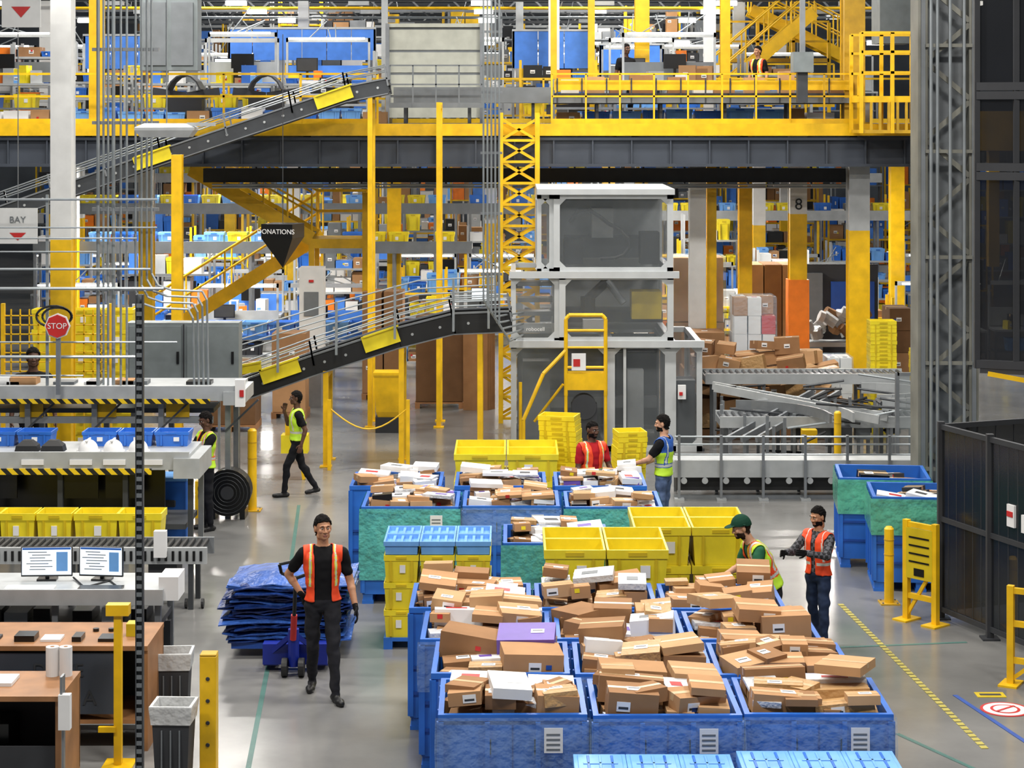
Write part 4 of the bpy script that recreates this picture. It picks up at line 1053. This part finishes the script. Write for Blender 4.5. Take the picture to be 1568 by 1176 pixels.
while x < -2.0: tote(b, x, 46.3, 1.0, .6, .5, .3, random.choice(['bin_blue', 'tote_lightblue', 'blue_panel'])); x += .62
b.box(-8.7, -1.9, 46.0, 46.7, .9, 1.0, 'blue_panel')
for x in (-8.6, -6.4, -4.2, -2.0): b.box(x, x + .08, 46.05, 46.6, 0, .9, 'steel')
b.build('blue_tote_conveyor')
b = MB(); b.box(-4.4, -3.9, 41.4, 41.9, .9, 2.9, 'white_paint'); b.box(-4.3, -4.0, 41.38, 41.4, 1.9, 2.4, 'mid_grey'); b.box(-4.35, -3.95, 41.45, 41.85, 0, .9, 'steel'); b.box(-4.2, -4.1, 41.37, 41.39, 2.6, 2.65, 'red'); b.build('control_cabinet')
b = MB(); b.box(6.5, 9.2, 45.0, 45.6, .85, .95, 'steel_light')
for x in (6.6, 7.5, 8.4, 9.1): b.box(x, x + .06, 45.05, 45.1, 0, .85, 'steel')
for k in range(34):
    a = Vector((R(6.7, 9.0), R(45.1, 45.5), R(.98, 1.5))); b.cyl(a, a + Vector((R(-.3, .3), R(-.1, .1), R(0, .25))), R(.08, .16), random.choice(['liner', 'white_label', 'card_b', 'card_c', 'liner']), 8)
b.build('returns_table')
b = MB(); b.box(6.6, 8.5, 46.5, 46.6, 0, 2.6, 'dark_grey'); b.box(6.7, 7.2, 46.4, 46.5, .2, 2.4, 'mid_grey'); b.box(7.4, 8.4, 46.4, 46.5, 1.3, 2.2, 'bin_blue_dark'); b.build('divider_panel')
fillrow(43.2, -12, -3, 5.88, ['black_gloss', 'steel_light', 'card_a', 'mid_grey', 'white_label', 'bin_blue'], .9, 1.5)
fillrow(43.2, .9, 6.4, 5.88, ['bin_blue', 'tote_lightblue', 'card_a', 'white_label', 'bin_blue', 'black_gloss'], .7, 1.3, .2)
fillrow(46.2, -13, 7, 5.88, PAL, 1.2, 1.9); fillrow(51, -14, 4, 5.88, ['steel_light', 'white_label', 'black_gloss', 'blue_panel', 'mid_grey'], 1.6, 2.2)
fillrow(57, -14, 9, 5.88, PAL, 1.8, 2.8); fillrow(64, -14, 9, 5.88, ['steel', 'white_label', 'mid_grey', 'dark_grey', 'steel_light', 'safety_yellow', 'card_a'], 2.4, 3.8, ps=.2)
fillrow(74, -14, 9, 5.88, ['mid_grey', 'white_label', 'dark_grey', 'card_b', 'safety_yellow_dull', 'blue_panel'], 3.0, 4.8, ps=0)
for x0, x1, y, z0, z1 in ((-6.9, -3.3, 48.6, 7.4, 8.15), (0, 1.9, 48.6, 7.2, 8.1), (-10.5, -8.5, 49, 7.2, 8.0), (2.4, 4.2, 55.2, 7.0, 8.0)):
    b = MB(); n = int((x1 - x0) / .6)
    for i in range(n): b.box(x0 + (x1 - x0) * i / n + .01, x0 + (x1 - x0) * (i + 1) / n - .01, y, y + .05, z0, z1, 'blue_panel')
    b.box(x0, x1, y - .02, y + .07, z1, z1 + .05, 'steel_light'); b.box(x0, x0 + .06, y, y + .05, 5.88, z1, 'steel'); b.box(x1 - .06, x1, y, y + .05, 5.88, z1, 'steel'); b.build('divider_panel')
def truss(y, z, x0=-14, x1=12, h=.6, m='steel_dark'):
    b = MB(); b.box(x0, x1, y, y + .1, z, z + .1, m); b.box(x0, x1, y, y + .1, z + h, z + h + .1, m); x = x0; k = 0
    while x < x1: b.beam((x, y + .05, z if k % 2 else z + h), (x + .6, y + .05, z + h if k % 2 else z), .05, .05, m); x += .6; k += 1
    b.build('roof_truss')
truss(50, 8.9); truss(58.5, 9.1, m='steel'); truss(68, 9.2); truss(80, 9.6, m='steel_light'); truss(72, 11.0)
b = MB()
for y, z in ((49, 8.9), (53, 8.9), (60, 9.0), (62, 8.4), (70, 9.6)):
    b.cyl((-14, y, z), (12, y, z), .04, random.choice(['steel', 'conduit', 'steel_dark', 'safety_yellow']), 8)
    for x in range(-13, 12, 3): b.cyl((x + R(-1, 1), y, z), (x + R(-.5, .5), y, 11.4), .012, 'steel', 4); b.box(x, x + .5, y - .1, y + .1, z - .15, z - .05, 'lamp' if x % 2 else 'steel_light')
b.build('overhead_pipework')
b = MB()
b.box(7.9, 8.6, 43, 44, 7.6, 8.6, 'cabinet_grey'); b.box(5.55, 5.95, 39.5, 39.9, 6.9, 7.3, 'cabinet_grey'); b.box(5.7, 5.8, 39.6, 39.7, 7.3, 10, 'steel'); b.box(5.65, 5.85, 39.6, 39.8, 6.3, 6.9, 'steel_dark'); b.build('control_box')

# ------------------------------------------------------------------ people
M('skin_tan', (184, 134, 102), .55, var=.05, scale=8); M('skin_dark', (88, 58, 42), .55, var=.05, scale=8); M('skin_light', (198, 150, 120), .55, var=.05, scale=8)
M('hair_black', (13, 10, 9), .9, var=.3, scale=60); M('hair_brown', (44, 30, 21), .9, var=.4, scale=60)
M('shirt_black', (19, 19, 21), .88, var=.2); M('pants_charcoal', (38, 38, 42), .88, var=.2); M('pants_black', (24, 25, 29), .88, var=.2); M('jeans', (42, 54, 80), .88, var=.25, scale=10)
M('shirt_red', (165, 28, 36), .8); M('shirt_green', (40, 92, 64), .8); M('vest_orange', (236, 72, 26), .65, var=.08); M('vest_lime', (186, 228, 50), .65, var=.08)
M('vest_trim', (200, 220, 60), .55); M('vest_blue', (36, 84, 165), .6); M('reflective', (200, 203, 196), .3, var=.05); M('glove_black', (20, 20, 22), .8); M('shoe_black', (18, 18, 20), .5); M('eye_white', (195, 190, 184), .3); M('lips', (148, 94, 80), .5, var=.03); M('cap_green', (22, 60, 46), .85); M('denim_light', (80, 97, 127), .85, var=.3, scale=12)
def plaid():
    m = bpy.data.materials.new('shirt_plaid'); m.use_nodes = True; nt = m.node_tree; bs = nt.nodes['Principled BSDF']; bs.inputs['Roughness'].default_value = .85
    tc = nt.nodes.new('ShaderNodeTexCoord'); ck = nt.nodes.new('ShaderNodeTexChecker'); ck.inputs['Scale'].default_value = 22
    ck.inputs['Color1'].default_value = (.015, .015, .018, 1); ck.inputs['Color2'].default_value = (.1, .1, .115, 1)
    nt.links.new(tc.outputs['Object'], ck.inputs[0]); nt.links.new(ck.outputs[0], bs.inputs['Base Color']); MATS['shirt_plaid'] = m
plaid()

class Prim:
    def __init__(s): s.v = []; s.f = []
    def ell(s, c, r, rot=None, n=16, m=10):
        b = len(s.v); c = Vector(c)
        pts = []
        for j in range(1, m):
            a = math.pi * j / m
            for i in range(n):
                t = 2 * math.pi * i / n; pts.append(Vector((r[0] * math.sin(a) * math.cos(t), r[1] * math.sin(a) * math.sin(t), r[2] * math.cos(a))))
        pts += [Vector((0, 0, r[2])), Vector((0, 0, -r[2]))]
        if rot: pts = [rot @ p for p in pts]
        s.v += [tuple(p + c) for p in pts]
        for j in range(m - 2):
            for i in range(n): s.f.append((b + j * n + i, b + (j + 1) * n + i, b + (j + 1) * n + (i + 1) % n, b + j * n + (i + 1) % n))
        T, B = b + (m - 1) * n, b + (m - 1) * n + 1
        for i in range(n): s.f.append((T, b + i, b + (i + 1) % n)); s.f.append((B, b + (m - 2) * n + (i + 1) % n, b + (m - 2) * n + i))
    def rc(s, p0, p1, r0, r1, n=12):
        p0 = Vector(p0); p1 = Vector(p1); d = p1 - p0
        if d.length < 1e-5: return
        d.normalize(); up = Vector((0, 0, 1)) if abs(d.z) < .9 else Vector((1, 0, 0)); a = d.cross(up).normalized(); q = d.cross(a)
        rings = []
        for k in range(1, 4):
            t = math.pi / 2 * (1 - k / 4.0); rings.append((p0 - d * r0 * math.sin(t), r0 * math.cos(t)))
        rings.append((p0, r0)); rings.append(((p0 + p1) / 2, (r0 + r1) / 2)); rings.append((p1, r1))
        for k in range(3, 0, -1):
            t = math.pi / 2 * (1 - k / 4.0); rings.append((p1 + d * r1 * math.sin(t), r1 * math.cos(t)))
        s.rings(rings, a, q, n, p0 - d * r0, p1 + d * r1)
    def rings(s, rings, a, q, n, e0, e1):
        b = len(s.v)
        for c, r in rings:
            ra, rb = (r, r) if not isinstance(r, tuple) else r
            for i in range(n):
                t = 2 * math.pi * i / n; s.v.append(tuple(c + a * ra * math.cos(t) + q * rb * math.sin(t)))
        s.v.append(tuple(e0)); s.v.append(tuple(e1)); E0, E1 = len(s.v) - 2, len(s.v) - 1
        for k in range(len(rings) - 1):
            for i in range(n): s.f.append((b + k * n + i, b + k * n + (i + 1) % n, b + (k + 1) * n + (i + 1) % n, b + (k + 1) * n + i))
        L = b + (len(rings) - 1) * n
        for i in range(n): s.f.append((E0, b + (i + 1) % n, b + i)); s.f.append((E1, L + i, L + (i + 1) % n))
    def remesh(s, vox, it=2, name='part'):
        me = bpy.data.meshes.new('tmp'); me.from_pydata(s.v, [], s.f)
        bm = bmesh.new(); bm.from_mesh(me)
        bmesh.ops.recalc_face_normals(bm, faces=bm.faces); bm.to_mesh(me); bm.free()
        ob = bpy.data.objects.new('tmp', me); scene.collection.objects.link(ob)
        r = ob.modifiers.new('r', 'REMESH'); r.mode = 'VOXEL'; r.voxel_size = vox; r.adaptivity = 0
        sm = ob.modifiers.new('s', 'SMOOTH'); sm.factor = .5; sm.iterations = it
        dg = bpy.context.evaluated_depsgraph_get(); dg.update()
        out = bpy.data.meshes.new_from_object(ob.evaluated_get(dg)); out.name = name
        bpy.data.objects.remove(ob); bpy.data.meshes.remove(me)
        return out

def arrs(me):
    n = len(me.vertices); co = np.empty(n * 3); me.vertices.foreach_get('co', co); co = co.reshape(-1, 3)
    nr = np.empty(n * 3); me.vertices.foreach_get('normal', nr); nr = nr.reshape(-1, 3)
    fc = np.array([p.center[:] for p in me.polygons])
    return co, nr, fc
def segd(P, a, c):
    a = np.array(a); c = np.array(c); d = c - a; t = np.clip(((P - a) @ d) / (d @ d + 1e-9), 0, 1); return np.linalg.norm(P - (a + t[:, None] * d), axis=1)
def put(me, name, parent, mats, idx=None, mw=None):
    for m in mats: me.materials.append(MATS[m])
    if idx is not None: me.polygons.foreach_set('material_index', [int(i) for i in idx])
    me.polygons.foreach_set('use_smooth', [True] * len(me.polygons))
    me.update()
    ob = bpy.data.objects.new(name, me); scene.collection.objects.link(ob); ob.parent = parent
    if mw is not None: ob.matrix_local = mw
    return ob
def shell(me, mask, off, name, parent, mats, idx, mw=None, thick=.008, jit=0, smooth=4):
    co, nr, fc = arrs(me)
    c2 = co + nr * off
    if jit:
        for i in range(len(c2)): c2[i] += nr[i] * jit * noise.noise(Vector(co[i]) * 45)
    used = {}; vs = []; fs = []; mi = []
    for k, p in enumerate(me.polygons):
        if not mask[k]: continue
        f = []
        for v in p.vertices:
            if v not in used: used[v] = len(vs); vs.append(tuple(c2[v]))
            f.append(used[v])
        fs.append(f); mi.append(idx[k] if idx is not None else 0)
    m2 = bpy.data.meshes.new(name); m2.from_pydata(vs, [], fs)
    bm = bmesh.new(); bm.from_mesh(m2)
    for _ in range(smooth):
        new = {}
        for v in bm.verts:
            be = [e.other_vert(v).co for e in v.link_edges if e.is_boundary]
            if len(be) == 2: new[v] = v.co * .4 + (be[0] + be[1]) * .3
        for v, c_ in new.items(): v.co = c_
    bm.to_mesh(m2); bm.free()
    ob = put(m2, name, parent, mats, mi, mw)
    s = ob.modifiers.new('s', 'SOLIDIFY'); s.thickness = thick; s.offset = -1
    return ob

DEF = dict(pel=(0, 0, .95), waist=(0, 0, 1.09), chest=(0, 0, 1.29), up=(0, .01, 1.43), neck=(0, .015, 1.50), head=(0, -.015, 1.68),
           hL=(.09, 0, .92), kL=(.105, -.02, .50), aL=(.115, .02, .09), tL=(.14, -.16, .035),
           hR=(-.09, 0, .92), kR=(-.105, -.02, .50), aR=(-.115, .02, .09), tR=(-.14, -.16, .035),
           sL=(.18, .01, 1.42), eL=(.25, .03, 1.14), wL=(.27, -.05, .90), sR=(-.18, .01, 1.42), eR=(-.25, .03, 1.14), wR=(-.27, -.05, .90))

def person(name, loc, yaw, h, pose, c, vox=.013):
    J = dict(DEF); J.update(pose); J = {k: Vector(v) for k, v in J.items()}
    root = bpy.data.objects.new(name, None); scene.collection.objects.link(root)
    root.location = loc; root.rotation_euler = (0, 0, yaw); root.scale = (h / 1.8,) * 3
    P = Prim(); segs = []
    X = Vector((1, 0, 0))
    pel, wa, ch, up, nk = J['pel'], J['waist'], J['chest'], J['up'], J['neck']
    sp = (nk - pel).normalized(); F = X.cross(sp).normalized()
    fx = -F if F.y < 0 else F
    rg = [(pel + (pel - wa) * .55, (.13, .09)), (pel, (.165, .115)), ((pel + wa) / 2, (.155, .11)), (wa, (.148, .104)), ((wa + ch) / 2, (.162, .112)), (ch, (.178, .12)), (ch.lerp(up, .6), (.188, .115)), (up, (.175, .095)), (nk, (.085, .06))]
    P.rings([(a, r) for a, r in rg], X, fx, 20, pel + (pel - wa) * .8, nk + sp * .03)
    P.rc(nk - sp * .05, nk + (J['head'] - nk) * .5, .062, .055)
    segs.append((pel + (pel - wa) * .6, pel + (wa - pel) * .1, .15, 'pants')); segs.append((pel + (wa - pel) * .45, ch.lerp(up, .8), .15, 'shirt')); segs.append((nk - sp * .01, J['head'], .085, 'skin'))
    lg = c.get('loose', 1.0)
    for s in 'LR':
        hp, kn, an, to, sh, el, wr = [J[k + s] for k in ('h', 'k', 'a', 't', 's', 'e', 'w')]
        P.rc(hp, kn, .09 * lg, .066 * lg); P.rc(kn, an + (kn - an) * .1, .064 * lg, .05 * lg)
        calf = kn.lerp(an, .3); P.ell(calf + Vector((0, .012, 0)), (.058, .062, .11))
        segs.append((hp, kn, .085, 'pants')); segs.append((kn, an + (kn - an) * .08, .06, 'pants'))
        hl = an + (an - to) * .28; hl.z = max(.04, an.z - .05)
        P.rc(hl, to, .042, .036); P.rc(an, hl.lerp(to, .25), .045, .045); P.ell(hl.lerp(to, .75), (.05, .06, .04))
        segs.append((Vector((hl.x, hl.y, hl.z - .01)), to, .045, 'shoe'))
        P.ell(sh, (.066, .066, .066)); P.rc(up.lerp(nk, .4), sh, .06, .062)
        P.rc(sh, el, .053, .042); P.rc(el, wr, .043, .029); P.ell(el.lerp(wr, .3), (.044, .044, .044))
        segs.append((up.lerp(nk, .2), sh, .07, 'shirt'))
        if c.get('sleeve', 'short') == 'short':
            cu = sh.lerp(el, .62); P.rc(sh, cu, .066, .061); segs.append((sh, cu, .062, 'shirt')); segs.append((cu + (el - cu) * .35, el, .045, 'skin')); segs.append((el, wr, .04, 'skin'))
        else:
            P.rc(sh, el, .064, .054); P.rc(el, wr.lerp(el, .08), .052, .04); segs.append((sh, el, .06, 'shirt')); segs.append((el, wr, .045, 'shirt'))
    me = P.remesh(vox, 3, 'body')
    co, nr, fc = arrs(me)
    lab = ['pants', 'shirt', 'skin', 'shoe']
    def label(pts): return np.array([lab.index(segs[k][3]) for k in np.stack([segd(pts, a, e) / r for a, e, r, l in segs]).argmin(0)])
    li = label(fc); lv = label(co)
    for i in range(len(co)):
        if lv[i] in (0, 1):
            p = Vector(co[i]); a = .016 if lv[i] == 0 else .012
            co[i] += nr[i] * a * (noise.noise(Vector((p.x * 6 + p.z * 4, p.y * 6, p.z * 9 + 3))) + .45 * noise.noise(Vector((p.x * 14, p.y * 14 - p.z * 9, p.z * 17))))
    co[:, 2] = np.maximum(co[:, 2], 0.0)
    me.vertices.foreach_set('co', co.ravel()); me.update()
    put(me, 'body', root, [c['pants'], c['shirt'], c['skin'], 'shoe_black'], li)
    if c.get('vest'):
        co, nr, fc = arrs(me)
        ax = nk - pel; L = ax.length; axn = ax.normalized(); rel = fc - np.array(pel); t = rel @ np.array(axn) / L
        cen = np.array(pel) + np.outer(t * L, np.array(axn)); q = fc - cen; dx = q[:, 0]; dy = q @ np.array(fx)
        gap = c.get('gap', .06)
        arm = np.zeros(len(fc), bool)
        for s in 'LR':
            arm |= (np.abs(dx) > .195) | ((segd(fc, J['s' + s].lerp(J['e' + s], .35), J['w' + s]) < .075) & (np.abs(dx) > .15)) | (segd(fc, J['e' + s], J['w' + s]) < .06) | (np.abs(dy) > .16)
        mask = (t > .02) & (t < 1.02) & ~arm & (li != 0) | ((t > .02) & (t < .12) & (np.abs(dx) < .2) & ~arm)
        rad = np.hypot(dx, dy); mask &= ~((t > .93) & (rad < .085)); mask &= ~((dy < 0) & (np.abs(dx) < gap + .02 * np.clip((t - .65) * 2.2, 0, 1)))
        mask &= (li != 2) & (li != 3)
        idx = np.zeros(len(fc), int); ax_ = np.abs(dx); w1 = c.get('tw', .02)
        idx[((np.abs(ax_ - .118) < w1) & (t > .3))] = 1; idx[((np.abs(ax_ - .118) < w1 * .5) & (t > .3))] = 2
        if c.get('band', True): idx[np.abs(t - .28) < .055] = 1; idx[np.abs(t - .28) < .03] = 2
        if c.get('edge', True):
            edge = (dy < 0) & (ax_ < gap + .014 + .02 * np.clip((t - .65) * 2.2, 0, 1)); idx[edge] = 1
        if c.get('vest_top'): idx[(t > .62) & (idx == 0)] = 3
        shell(me, mask, .016, 'safety_vest', root, [c['vest'], c.get('trim', 'vest_trim'), 'reflective', c.get('vest_top', c['vest'])], idx)
    H = Prim()
    H.ell((0, .012, .022), (.077, .095, .1)); H.ell((0, -.018, -.035), (.062, .074, .08)); H.ell((0, -.062, -.088), (.03, .028, .022)); H.ell((0, -.03, -.075), (.05, .055, .035))
    H.rc((0, -.088, .012), (0, -.106, -.026), .009, .013)
    for sx in (-1, 1):
        H.ell((sx * .015, -.098, -.03), (.010, .011, .008)); H.ell((sx * .04, -.066, -.02), (.022, .022, .022)); H.rc((sx * .012, -.088, .03), (sx * .045, -.076, .028), .010, .009)
        H.ell((sx * .079, .008, -.008), (.011, .021, .034)); H.ell((sx * .05, -.01, -.075), (.018, .03, .03))
    H.rc((-.017, -.09, -.058), (.017, -.09, -.058), .007, .007); H.rc((-.015, -.088, -.069), (.015, -.088, -.069), .007, .007)
    H.rc((0, .02, -.06), (0, .022, -.12), .056, .055)
    hm = H.remesh(.0055, 2, 'head')
    hc, hn, hf = arrs(hm)
    hi = np.zeros(len(hf), int); hi[(hf[:, 1] < -.088) & (np.abs(hf[:, 2] + .064) < .011) & (np.abs(hf[:, 0]) < .022)] = 1
    hy, hpit, hrol = c.get('hrot', (0, 0, 0))
    HM = Matrix.Translation(J['head']) @ Matrix.Rotation(hy, 4, 'Z') @ Matrix.Rotation(hpit, 4, 'X') @ Matrix.Rotation(hrol, 4, 'Y')
    ear = (np.abs(hf[:, 0]) > .074) & (hf[:, 2] < .03) & (hf[:, 1] < .04)
    hair = (hf[:, 2] > np.where(hf[:, 1] < -.035, .078 - .35 * (hf[:, 1] + .085), .06 - 1.9 * (hf[:, 1] + .035))) & (hf[:, 2] > -.085) & ~ear
    beard = (hf[:, 2] < -.035 - .25 * (hf[:, 1] + .08)) & (hf[:, 2] > -.13) & (hf[:, 1] < .0) & (hi == 0) & ~((hf[:, 1] < -.075) & (hf[:, 2] > -.047)) & ~((np.abs(hf[:, 0]) < .03) & (hf[:, 2] > -.08) & (hf[:, 2] < -.05))
    put(hm, 'head', root, [c['skin'], 'lips' if c['skin'] != 'skin_dark' else 'skin_dark'], hi, HM)
    if c.get('hair'): shell(hm, hair, c.get('hair_off', .013), 'hair', root, [c['hair']], None, HM, .012, jit=.01)
    if c.get('beard'): shell(hm, beard, .004, 'beard', root, [c['hair']], None, HM, .005, jit=.003)
    e = MB()
    def sph(cn, r, mat, rot=None):
        p = Prim(); p.ell(cn, r, rot, n=10, m=8); e.add(p.v, p.f, mat)
    for sx in (-1, 1):
        sph((sx * .03, -.0822, .007), (.0125, .009, .0058), 'eye_white'); sph((sx * .03, -.0886, .007), (.0058, .004, .0055), 'black_gloss'); sph((sx * .03, -.0935, .033), (.019, .006, .0035), c.get('hair') or 'hair_black', Matrix.Rotation(-sx * .1, 3, 'Z'))
    eob = e.build('eyes', loc=(0, 0, 0)); eob.parent = root; eob.matrix_local = HM
    if c.get('cap'):
        cap = (hf[:, 2] > .045 - .25 * (hf[:, 1] + .08)); shell(hm, cap, .026, 'cap', root, [c['cap']], None, HM, .012)
        pb = Prim(); pb.ell((0, -.115, .055), (.07, .07, .008)); bm_ = MB(); bm_.add(pb.v, pb.f, c['cap']); q = bm_.build('cap_brim', loc=(0, 0, 0), smooth=True); q.parent = root; q.matrix_local = HM
    for s in 'LR':
        el, wr = J['e' + s], J['w' + s]; D_ = (wr - el).normalized()
        if 'hd' + s in pose: D_ = Vector(pose['hd' + s]).normalized()
        N = Vector((-1 if s == 'L' else 1, 0, 0)) if ('hn' + s) not in pose else Vector(pose['hn' + s])
        N = (N - D_ * N.dot(D_)).normalized(); B = D_.cross(N).normalized()
        if B.y > 0: B = -B
        hp = Prim()
        hp.rc(wr - D_ * .03, wr + D_ * .02, .03, .027)
        for u in (-.024, -.008, .008, .024): hp.rc(wr + D_ * .02 + B * u * .8, wr + D_ * .082 + B * u * 1.15, .016, .0135)
        curl = c.get('curl', .35)
        for k, ln in enumerate((.062, .072, .078, .07)):
            p = wr + D_ * .086 + B * (-.033 + k * .022); a = curl * .6
            for ss in (.45, .32, .26):
                dd = (D_ * math.cos(a) + N * math.sin(a)).normalized(); q = p + dd * ln * ss; hp.rc(p, q, .0098, .0088, 8); p = q; a += curl
        p = wr + D_ * .028 + B * .03; dd = (D_ * .65 + B * .6 + N * .35).normalized(); q = p + dd * .042; hp.rc(p, q, .014, .012, 8); dd = (D_ * .85 + B * .25 + N * .4).normalized(); hp.rc(q, q + dd * .032, .0115, .0095, 8)
        hm2 = hp.remesh(.0045, 1, 'hand'); put(hm2, 'hand_' + s.lower(), root, [c.get('glove', c['skin'])])
    return root

person('worker_orange_vest', (-1.96, 20.75, 0), .12, 1.88,
       dict(kL=(.1, -.12, .5), aL=(.12, -.2, .09), tL=(.17, -.37, .03), kR=(-.1, .08, .49), aR=(-.1, .3, .1), tR=(-.13, .13, .03), hL=(.09, -.01, .92), hR=(-.09, .01, .92),
            sL=(.19, 0, 1.42), eL=(.27, .03, 1.14), wL=(.32, -.07, .9), sR=(-.19, .02, 1.42), eR=(-.34, .16, 1.19), wR=(-.2, .1, .99), hdR=(.6, .2, -.6), hnR=(.3, -.9, 0)),
       dict(skin='skin_tan', hair='hair_black', shirt='shirt_black', pants='pants_charcoal', vest='vest_orange', gap=.08, band=False, tw=.011, edge=False, glove='glove_black', hrot=(.25, 0, 0), loose=1.02), vox=.011)
person('worker_lime_vest', (-3.42, 31.8, 0), -1.35, 1.66,
       dict(kL=(.09, -.18, .52), aL=(.09, -.22, .09), tL=(.1, -.4, .035), kR=(-.09, .1, .5), aR=(-.09, .34, .12), tR=(-.09, .18, .035), eR=(-.26, -.12, 1.2), wR=(-.12, -.2, 1.46), hdR=(.3, .1, .9), eL=(.25, .12, 1.16), wL=(.27, .05, .92)),
       dict(skin='skin_dark', hair='hair_black', shirt='shirt_black', pants='pants_black', vest='vest_lime', trim='vest_trim', gap=.02, sleeve='short'))
person('worker_lime_vest', (-4.45, 29.15, 0), -1.0, 1.72, dict(eL=(.24, -.16, 1.2), wL=(.15, -.36, 1.2), eR=(-.24, -.16, 1.2), wR=(-.15, -.36, 1.2)),
       dict(skin='skin_dark', hair='hair_black', shirt='shirt_black', pants='pants_black', vest='vest_lime', trim='vest_orange', gap=.04, hrot=(0, .35, 0)))
person('worker_orange_vest', (1.12, 28.0, 0), .45, 1.76, dict(eL=(.25, -.05, 1.15), wL=(.2, -.26, 1.02), eR=(-.24, -.02, 1.14), wR=(-.2, -.24, 1.0)),
       dict(skin='skin_dark', hair='hair_black', hair_off=.007, beard=True, shirt='shirt_red', pants='pants_charcoal', vest='vest_orange', gap=.05, tw=.012, edge=False, hrot=(.2, .15, 0)))
person('worker_lime_vest', (2.14, 28.3, 0), -1.95, 1.8, dict(eL=(.25, -.14, 1.2), wL=(.2, -.36, 1.12), eR=(-.25, -.14, 1.16), wR=(-.18, -.36, 1.05)),
       dict(skin='skin_light', hair='hair_black', beard=True, shirt='shirt_black', pants='denim_light', vest='vest_lime', vest_top='vest_blue', trim='vest_blue', gap=.05, hrot=(.2, .1, 0), glove='glove_black'))
person('worker_green_cap', (2.78, 21.75, 0), -1.35, 1.74,
       dict(pel=(0, .05, .93), waist=(0, .0, 1.07), chest=(0, -.1, 1.26), up=(0, -.18, 1.39), neck=(0, -.21, 1.46), head=(0, -.32, 1.62), hL=(.09, .05, .9), hR=(-.09, .05, .9),
            sL=(.18, -.17, 1.38), sR=(-.18, -.17, 1.38), eL=(.25, -.25, 1.12), wL=(.2, -.46, 1.06), eR=(-.25, -.26, 1.12), wR=(-.2, -.46, 1.04)),
       dict(skin='skin_light', hair='hair_brown', beard=True, shirt='shirt_green', pants='pants_charcoal', vest='vest_lime', trim='vest_orange', tw=.034, gap=.05, cap='cap_green', hrot=(0, .3, 0), glove='glove_black'))
person('worker_plaid_shirt', (3.45, 22.55, 0), -.75, 1.62,
       dict(kL=(.12, -.06, .5), aL=(.14, -.08, .09), tL=(.17, -.26, .035), kR=(-.11, .04, .5), aR=(-.14, .2, .09), tR=(-.2, .03, .035),
            sL=(.18, -.01, 1.42), eL=(.26, -.2, 1.24), wL=(.1, -.4, 1.3), eR=(-.27, -.18, 1.22), wR=(-.2, -.42, 1.26), hdL=(-.2, -.9, .1), hdR=(0, -1, .1)),
       dict(skin='skin_tan', hair='hair_black', beard=True, shirt='shirt_plaid', pants='jeans', vest='vest_orange', trim='vest_orange', gap=.03, sleeve='long', hrot=(-.2, .2, 0), glove='glove_black'))
person('worker_black_jacket', (-4.98, 18.35, 0), .6, 1.55, dict(), dict(skin='skin_tan', hair='hair_black', shirt='shirt_black', pants='pants_black', sleeve='long', vest='vest_orange', gap=.1))
person('worker_black_jacket', (-7.7, 32.2, 0), .3, 2.3, dict(), dict(skin='skin_dark', hair='hair_black', shirt='shirt_black', pants='pants_black'), vox=.018)
person('worker_black_jacket', (2.6, 45.6, 5.88), .5, 1.8, dict(), dict(skin='skin_dark', hair='hair_black', shirt='shirt_black', pants='pants_black'), vox=.02)
person('worker_black_jacket', (5.6, 45.6, 5.88), -.8, 1.75, dict(), dict(skin='skin_tan', hair='hair_black', shirt='shirt_black', pants='jeans', vest='vest_orange'), vox=.02)

# ------------------------------------------------------------------ lights
def area(x, y, z, sx, sy, e, col=(1, .955, .89)):
    b = MB(); b.box(-sx / 2, sx / 2, -sy / 2, sy / 2, .02, .1, 'white_paint'); o = b.build('high_bay_and_fill_light', loc=(x, y, z))
    l = bpy.data.lights.new('lamp', 'AREA'); l.shape = 'RECTANGLE'; l.size = sx; l.size_y = sy; l.energy = e; l.color = col
    lo = bpy.data.objects.new('lamp', l); scene.collection.objects.link(lo); lo.parent = o
for x in (-7.5, 0, 7.5):
    for y in (13, 22, 32): area(x, y, 11.5, 2.0, .9, 720)
for y in (45, 50, 57, 68, 80):
    for x in (-8, 2.5): area(x, y, 5.0 if y != 45 else 4.95, 3.0, .5, 600)  # under-deck lamps carry the strip lights' output; front row is added fill
for y in (37, 44, 52, 62, 74):
    for x in (-8, 3): area(x, y, 11.6, 3, 1.0, 620)  # added fill for the dim mezzanine; front row brightens deck and cell faces
area(7.2, 47.8, 5.0, 1.5, .5, 420); area(13, 50, 11.5, 3, 2, 500)
w = bpy.data.worlds.new('world'); scene.world = w; w.use_nodes = True
w.node_tree.nodes['Background'].inputs[0].default_value = (.9, .94, 1, 1); w.node_tree.nodes['Background'].inputs[1].default_value = .2

# ------------------------------------------------------------------ camera
cd = bpy.data.cameras.new('camera'); cam = bpy.data.objects.new('camera', cd); scene.collection.objects.link(cam)
cam.location = (0, 0, 6); cam.rotation_euler = (math.pi / 2, 0, 0)
cd.sensor_fit = 'HORIZONTAL'; cd.sensor_width = 36; cd.lens = 70.4; cd.shift_y = -.26; cd.clip_end = 300
scene.camera = cam
